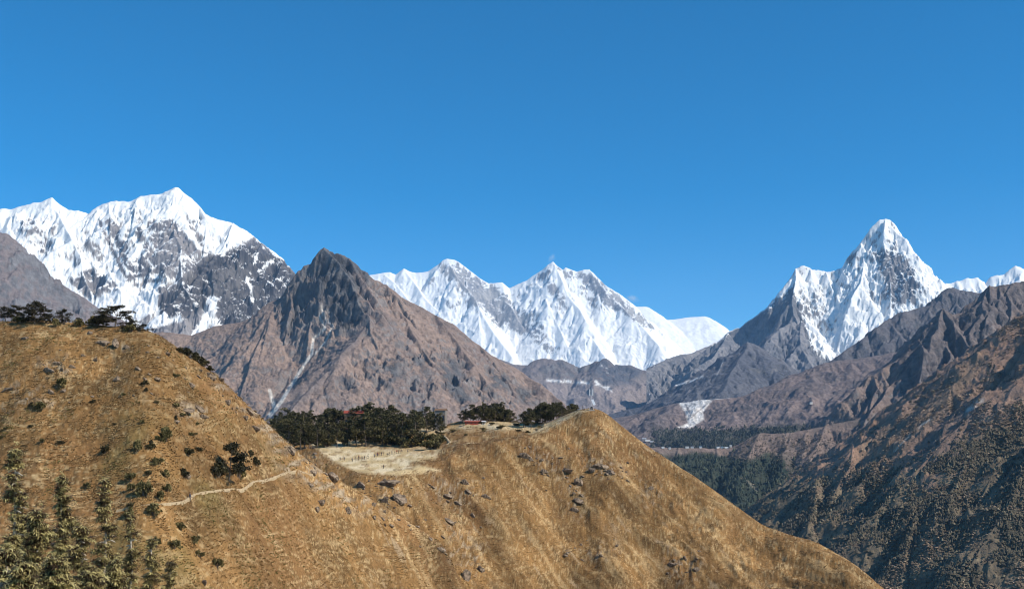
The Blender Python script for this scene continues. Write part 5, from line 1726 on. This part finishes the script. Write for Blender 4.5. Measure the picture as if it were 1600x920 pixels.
def make_house(name, loc, rz, L, Dp, H, label, wall, roof, nwin=4, group=None, pitch=.35, cat='building', windows=True):
    root = empty(name, loc, rz, label, cat, group)
    bm = bmesh.new(); box(bm, 0, 0, H / 2 - .6, L, Dp, H + 1.2)
    g = H + Dp * pitch * .5
    for sx in (-1, 1):           # gable ends
        x = sx * (L / 2 - .05)
        v = [bm.verts.new((x + dx, y, z)) for dx in (-.05, .05) for y, z in ((-Dp / 2, H), (Dp / 2, H), (0, g))]
        bm.faces.new((v[0], v[1], v[2])); bm.faces.new((v[3], v[5], v[4]))
        bm.faces.new((v[0], v[2], v[5], v[3])); bm.faces.new((v[1], v[4], v[5], v[2]))
    bm_obj('wall', bm, wall, root)
    bm = bmesh.new(); e = .45; t = .12
    prof = [(-Dp / 2 - e, H - e * pitch), (0, g), (Dp / 2 + e, H - e * pitch), (Dp / 2 + e, H - e * pitch + t), (0, g + t), (-Dp / 2 - e, H - e * pitch + t)]
    prof = [(y, z + .02) for y, z in prof]
    a = [bm.verts.new((-L / 2 - e, y, z)) for y, z in prof]; b = [bm.verts.new((L / 2 + e, y, z)) for y, z in prof]
    for i in range(6):
        j = (i + 1) % 6; bm.faces.new((a[i], a[j], b[j], b[i]))
    bm.faces.new((a[0], a[5], a[4], a[1])); bm.faces.new((a[1], a[4], a[3], a[2]))
    bm.faces.new((b[0], b[1], b[4], b[5])); bm.faces.new((b[1], b[2], b[3], b[4]))
    bm_obj('roof', bm, roof, root)
    if windows:
        for i in range(nwin):
            x = -L / 2 + L * (i + .5) / nwin
            bm = bmesh.new(); box(bm, x, -Dp / 2 - .02, H * .56, min(1.0, L / nwin * .5), .08, H * .36)
            f = bm_obj('window', bm, m_wood_b, root)
            bm = bmesh.new(); box(bm, x, -Dp / 2 - .075, H * .56, min(1.0, L / nwin * .5) * .78, .04, H * .28)
            bm_obj('pane', bm, m_glass, f)
    return root


x, d = (553 - 800) / F * 606, 606.0
make_house('lodge', (x, d, gz(x, d)), .12, 10.0, 6.0, (HZ - 645.5) / F * d - gz(x, d), 'red roofed lodge half hidden in the left grove', m_wood_b, m_redroof, 5, pitch=.45)
x, d = (689 - 800) / F * 600, 600.0
make_house('house', (x, d, gz(x, d)), -.1, 5.6, 5.0, max(3.5, (HZ - 641) / F * d - gz(x, d)), 'grey stone house at the right end of the large grove', flat_mat('grey_stone', (.24, .21, .18), .9, .35, 2), m_wood_b, 3)
p = hit(739, 662.5)
make_house('shelter', (p.x, p.y + 2, p.z), .05, 8.4, 3.2, 1.3, 'long low shelter with dull red roof in front of the middle clump', m_redroof, flat_mat('dull_red_roof', (.33, .10, .07), .7, .3, 2), 4, pitch=.3)
p = hit(754.5, 662.5)
make_house('hut', (p.x + .4, p.y + 1.5, p.z), .05, 1.7, 2.2, 1.3, 'tiny white hut at the right end of the red shelter', m_pale, m_pale, 1, pitch=.25)
p = hit(725, 664)
bm = bmesh.new(); tube(bm, [(0, 0, -.4), (0, 0, 2.5), (.05, 0, 5.6)], [.10, .09, .06], 7); box(bm, .05, 0, 5.5, .9, .1, .1)
o = bm_obj('utility_pole', bm, m_wood_b); o.location = (p.x, p.y, p.z)
tag(o, 'thin dark pole left of the long red shelter', 'pole')
for px, py, L, lab in ((468, 685, 4.6, 'low pale stone wall at the left of the grove front'), (491, 686, 2.8, 'short pale stone wall right of the longer grove wall')):
    p = hit(px, py)
    bm = bmesh.new()
    for i in range(int(L / .4)):
        for k in range(3):
            box(bm, -L / 2 + i * .4 + .2, random.uniform(-.04, .04), k * .33 + .1, .39, .5 + random.uniform(-.06, .06), .325)
    o = bm_obj('stone_wall', bm, m_pale); o.location = (p.x, p.y - .5, p.z); tag(o, lab, 'wall')


def at_layer(lay, px, py):
    V = lay.V; PY = HZ - F * V[..., 2] / V[..., 1]
    c = int(np.argmin(np.abs(lay.pxs - px)))
    col = PY[:, c]; up = np.minimum.accumulate(col)
    i = int(np.argmax(up <= py))
    return V[i, c]


vill = [(1074, 699.5, 16, 'w'), (1081, 699, 14, 'w'), (1088, 698, 18, 'w'), (1095, 698, 12, 'b'), (1101, 697.5, 15, 'w'), (1110, 699, 10, 'w'), (1122, 700, 16, 'b'), (1128, 700.5, 14, 'b'), (1135, 701, 18, 'w'), (1142, 700, 10, 'w'), (1036, 700, 12, 'w'), (1046, 700, 10, 'w')]
vl = ['white far lodge at the left end of the village row', 'white far lodge second from the left in the village row', 'widest white far lodge in the left half of the village', 'blue roofed far house in the left half of the village', 'white far house right of the first blue roof', 'small white far house in the gap of the village row',
      'blue roofed far lodge starting the right half of the village', 'second blue roofed far lodge in the right half of the village', 'long white far lodge near the right end of the village', 'tiny white far house at the right end of the village row', 'small white far house beside the golden hill edge', 'tiny white far house between hill edge and village']
for (px, py, L, kd), lab in zip(vill, vl):
    q = at_layer(knoll, px, py + 1.5)
    make_house('house', (q[0], q[1], q[2]), random.uniform(-.3, .3), L, 7, 5.5, lab, m_pale, m_blue if kd == 'b' else m_panel, 4, 'houses of the far village', .4)
for px, py, L, lab in ((1006, 688, 20, 'far white house highest beside the golden hill edge'), (1012, 690, 24, 'widest far white house beside the golden hill edge'), (1018, 691.5, 16, 'far white house lowest beside the golden hill edge')):
    q = at_layer(terrace, px, py)
    make_house('house', (q[0], q[1], q[2]), random.uniform(-.2, .2), L * 1.3, 12, 9, lab, m_pale, m_panel, 4, 'far white houses beside the golden hill edge', .3)
q = at_layer(terrace, 1268, 632)
make_house('house', (q[0], q[1], q[2]), .2, 18, 12, 9, 'lone white house with dark trees on the distant brown slope', m_pale, m_panel, 4)


def make_person(name, jacket, pose, hat):
    """one continuous skinned body; jacket and trousers are colours of that body"""
    J = dict(pel=(0, 0, .93, .13), chest=(0, .02, 1.25, .155), neck=(0, .01, 1.46, .06), head=(0, -.01, 1.60, .095), top=(0, 0, 1.72, .07),
             hl=(-.10, 0, .88, .085), hr=(.10, 0, .88, .085), kl=(-.11, -.06 - pose * .12, .50, .06), kr=(.11, -.03 + pose * .05, .50, .06),
             al=(-.11, .02 - pose * .16, .09, .045), ar=(.11, .06 + pose * .25, .10, .045), fl=(-.12, -.14 - pose * .16, .04, .04), fr=(.12, -.08 + pose * .22, .05, .04),
             sl=(-.19, .02, 1.39, .065), sr=(.19, .02, 1.39, .065), el=(-.26, .05 + pose * .06, 1.12, .048), er=(.26, .02 - pose * .12, 1.12, .048),
             wl=(-.25, -.08 + pose * .08, .90, .036), wr=(.25, -.12 - pose * .12, .92, .036), dl=(-.25, -.11 + pose * .08, .82, .03), dr=(.25, -.16 - pose * .12, .84, .03))
    ks = list(J); E = [('pel', 'chest'), ('chest', 'neck'), ('neck', 'head'), ('head', 'top'), ('pel', 'hl'), ('pel', 'hr'), ('hl', 'kl'), ('hr', 'kr'), ('kl', 'al'), ('kr', 'ar'), ('al', 'fl'), ('ar', 'fr'),
                       ('chest', 'sl'), ('chest', 'sr'), ('sl', 'el'), ('sr', 'er'), ('el', 'wl'), ('er', 'wr'), ('wl', 'dl'), ('wr', 'dr')]
    me = bpy.data.meshes.new('skeleton'); me.from_pydata([J[k][:3] for k in ks], [(ks.index(a), ks.index(b)) for a, b in E], [])
    tmp = bpy.data.objects.new('skeleton', me); COL.objects.link(tmp)
    tmp.modifiers.new('skin', 'SKIN')
    if not me.skin_vertices:
        me.attributes.new('skin', 'FLOAT', 'POINT')
    for i, k in enumerate(ks):
        sv = me.skin_vertices[0].data[i]; sv.radius = (J[k][3], J[k][3]); sv.use_root = (k == 'pel')
    sb = tmp.modifiers.new('sub', 'SUBSURF'); sb.levels = 1; sb.render_levels = 1
    dg = bpy.context.evaluated_depsgraph_get()
    m2 = bpy.data.meshes.new_from_object(tmp.evaluated_get(dg)); m2.name = 'body'
    bpy.data.objects.remove(tmp)
    for m in (PM['trousers'], jacket, PM['skin'], PM['boots']): m2.materials.append(m)
    for f in m2.polygons:
        c = f.center; f.use_smooth = True
        f.material_index = 3 if c.z < .13 else 0 if (c.z < .95 and abs(c.x) < .21) else 2 if (c.z > 1.47 or c.z < .90) else 1
    o = bpy.data.objects.new(name, m2); COL.objects.link(o)
    bm = bmesh.new(); bmesh.ops.create_uvsphere(bm, u_segments=10, v_segments=6, radius=.125, matrix=Matrix.Translation((0, .025, 1.66)) @ Matrix.Diagonal((1, 1.05, .85, 1)))
    bm_obj('hair' if not hat else 'hat', bm, PM['hair'] if not hat else PM['hat'], o, True)
    o['category'] = 'person'
    return o


PM = {k: flat_mat(k + '_cloth', c, .85, .15, 9) for k, c in (('trousers', (.035, .035, .045)), ('skin', (.36, .22, .15)), ('boots', (.04, .03, .025)), ('hair', (.02, .016, .014)), ('hat', (.30, .06, .05)))}
JK = [flat_mat('jacket_cloth', c, .8, .15, 9) for c in ((.04, .045, .07), (.28, .035, .03), (.05, .05, .05), (.05, .10, .22))]
people = [make_person('person', JK[k], (.2, 1.0, .6, -.7)[k], k == 1) for k in range(4)]
pk = [children_of(p) for p in people]
pused = [False] * 4


def person(px, py, label, group, k, rz):
    p = hit(px, py)
    if not pused[k]:
        pused[k] = True; o = people[k]; o.location = p; o.rotation_euler = (0, 0, rz); o['label'] = label
        if group: o['group'] = group
    else:
        o = copy_thing(people[k], pk[k], p, rz, (1, 1, 1), label, group)
    o['category'] = 'person'; o.scale = (1.05, 1.05, 1.0)


line = [(532, 719.5), (537, 718.5), (548, 722), (550, 721), (554, 718), (560, 718), (562, 718.5), (565, 719), (570, 716.5), (574, 716), (577, 715.5), (583, 714.5), (588, 714), (592, 713.5), (598, 712.5), (600, 712), (603, 712), (606, 711.5), (609, 711), (612, 710.5), (616, 710), (619, 709.5), (622, 709), (626, 708.5), (630, 708), (637, 707)]
for i, (px, py) in enumerate(line):
    k = (2, 0, 2, 3, 0, 1, 2, 0)[i % 8]
    px += random.uniform(-2.2, 2.2); py += random.uniform(-1.2, 1.2)
    person(px, py, 'hiker in a %s jacket in the long walking file across the pale meadow' % ('dark', 'red', 'black', 'blue')[k], 'hikers filing across the meadow', k, 1.3 + random.uniform(-.3, .3))
person(599, 732, 'lone hiker in dark clothes standing below the file on the meadow', None, 2, .4)
person(297, 783, 'lone hiker in a dark jacket walking on the lower footpath', None, 0, 1.6)


# ------------------------------------------------------------------ wind blown snow off the summits
def wisp(px, py, wpx, hpx, seed, label, dens):
    d = 34000.0; s = d / F
    x, y, z = W(px, py, d)
    bm = bmesh.new(); bmesh.ops.create_icosphere(bm, subdivisions=3, radius=1.0)
    m = bpy.data.materials.new('blown_snow'); m.use_nodes = True
    n, l = m.node_tree.nodes, m.node_tree.links; n.clear()
    o_ = n.new('ShaderNodeOutputMaterial'); v = n.new('ShaderNodeVolumePrincipled')
    v.inputs['Color'].default_value = (1, 1, 1, 1)
    tc = n.new('ShaderNodeTexCoord'); no = n.new('ShaderNodeTexNoise'); no.inputs['Scale'].default_value = 2.0; no.inputs['Detail'].default_value = 4
    ln = n.new('ShaderNodeVectorMath'); ln.operation = 'LENGTH'
    l.new(tc.outputs['Object'], ln.inputs[0]); l.new(tc.outputs['Object'], no.inputs['Vector'])
    mr = n.new('ShaderNodeMapRange'); mr.inputs[1].default_value = 1.0; mr.inputs[2].default_value = .2; mr.inputs[3].default_value = -.35; mr.inputs[4].default_value = .25
    l.new(ln.outputs['Value'], mr.inputs[0])
    ad = n.new('ShaderNodeMath'); ad.operation = 'ADD'; l.new(mr.outputs[0], ad.inputs[0]); l.new(no.outputs['Fac'], ad.inputs[1])
    sb = n.new('ShaderNodeMapRange'); sb.inputs[1].default_value = .42; sb.inputs[2].default_value = .85; sb.inputs[3].default_value = 0; sb.inputs[4].default_value = dens
    l.new(ad.outputs[0], sb.inputs[0]); l.new(sb.outputs[0], v.inputs['Density']); l.new(v.outputs[0], o_.inputs['Volume'])
    o = bm_obj('cloud', bm, m); o.location = (x, y, z); o.scale = (wpx * s * .5, wpx * s * .5, hpx * s * .5); o.rotation_euler = (0, R(25), 0)
    tag(o, label, 'cloud', None, 'stuff')


wisp(862, 403, 16, 28, 1, 'faint wisp of blown snow above the right summit of the snow wall', .003)
wisp(988, 466, 30, 20, 2, 'small faint cloud on the crest of the snow wall', .003)
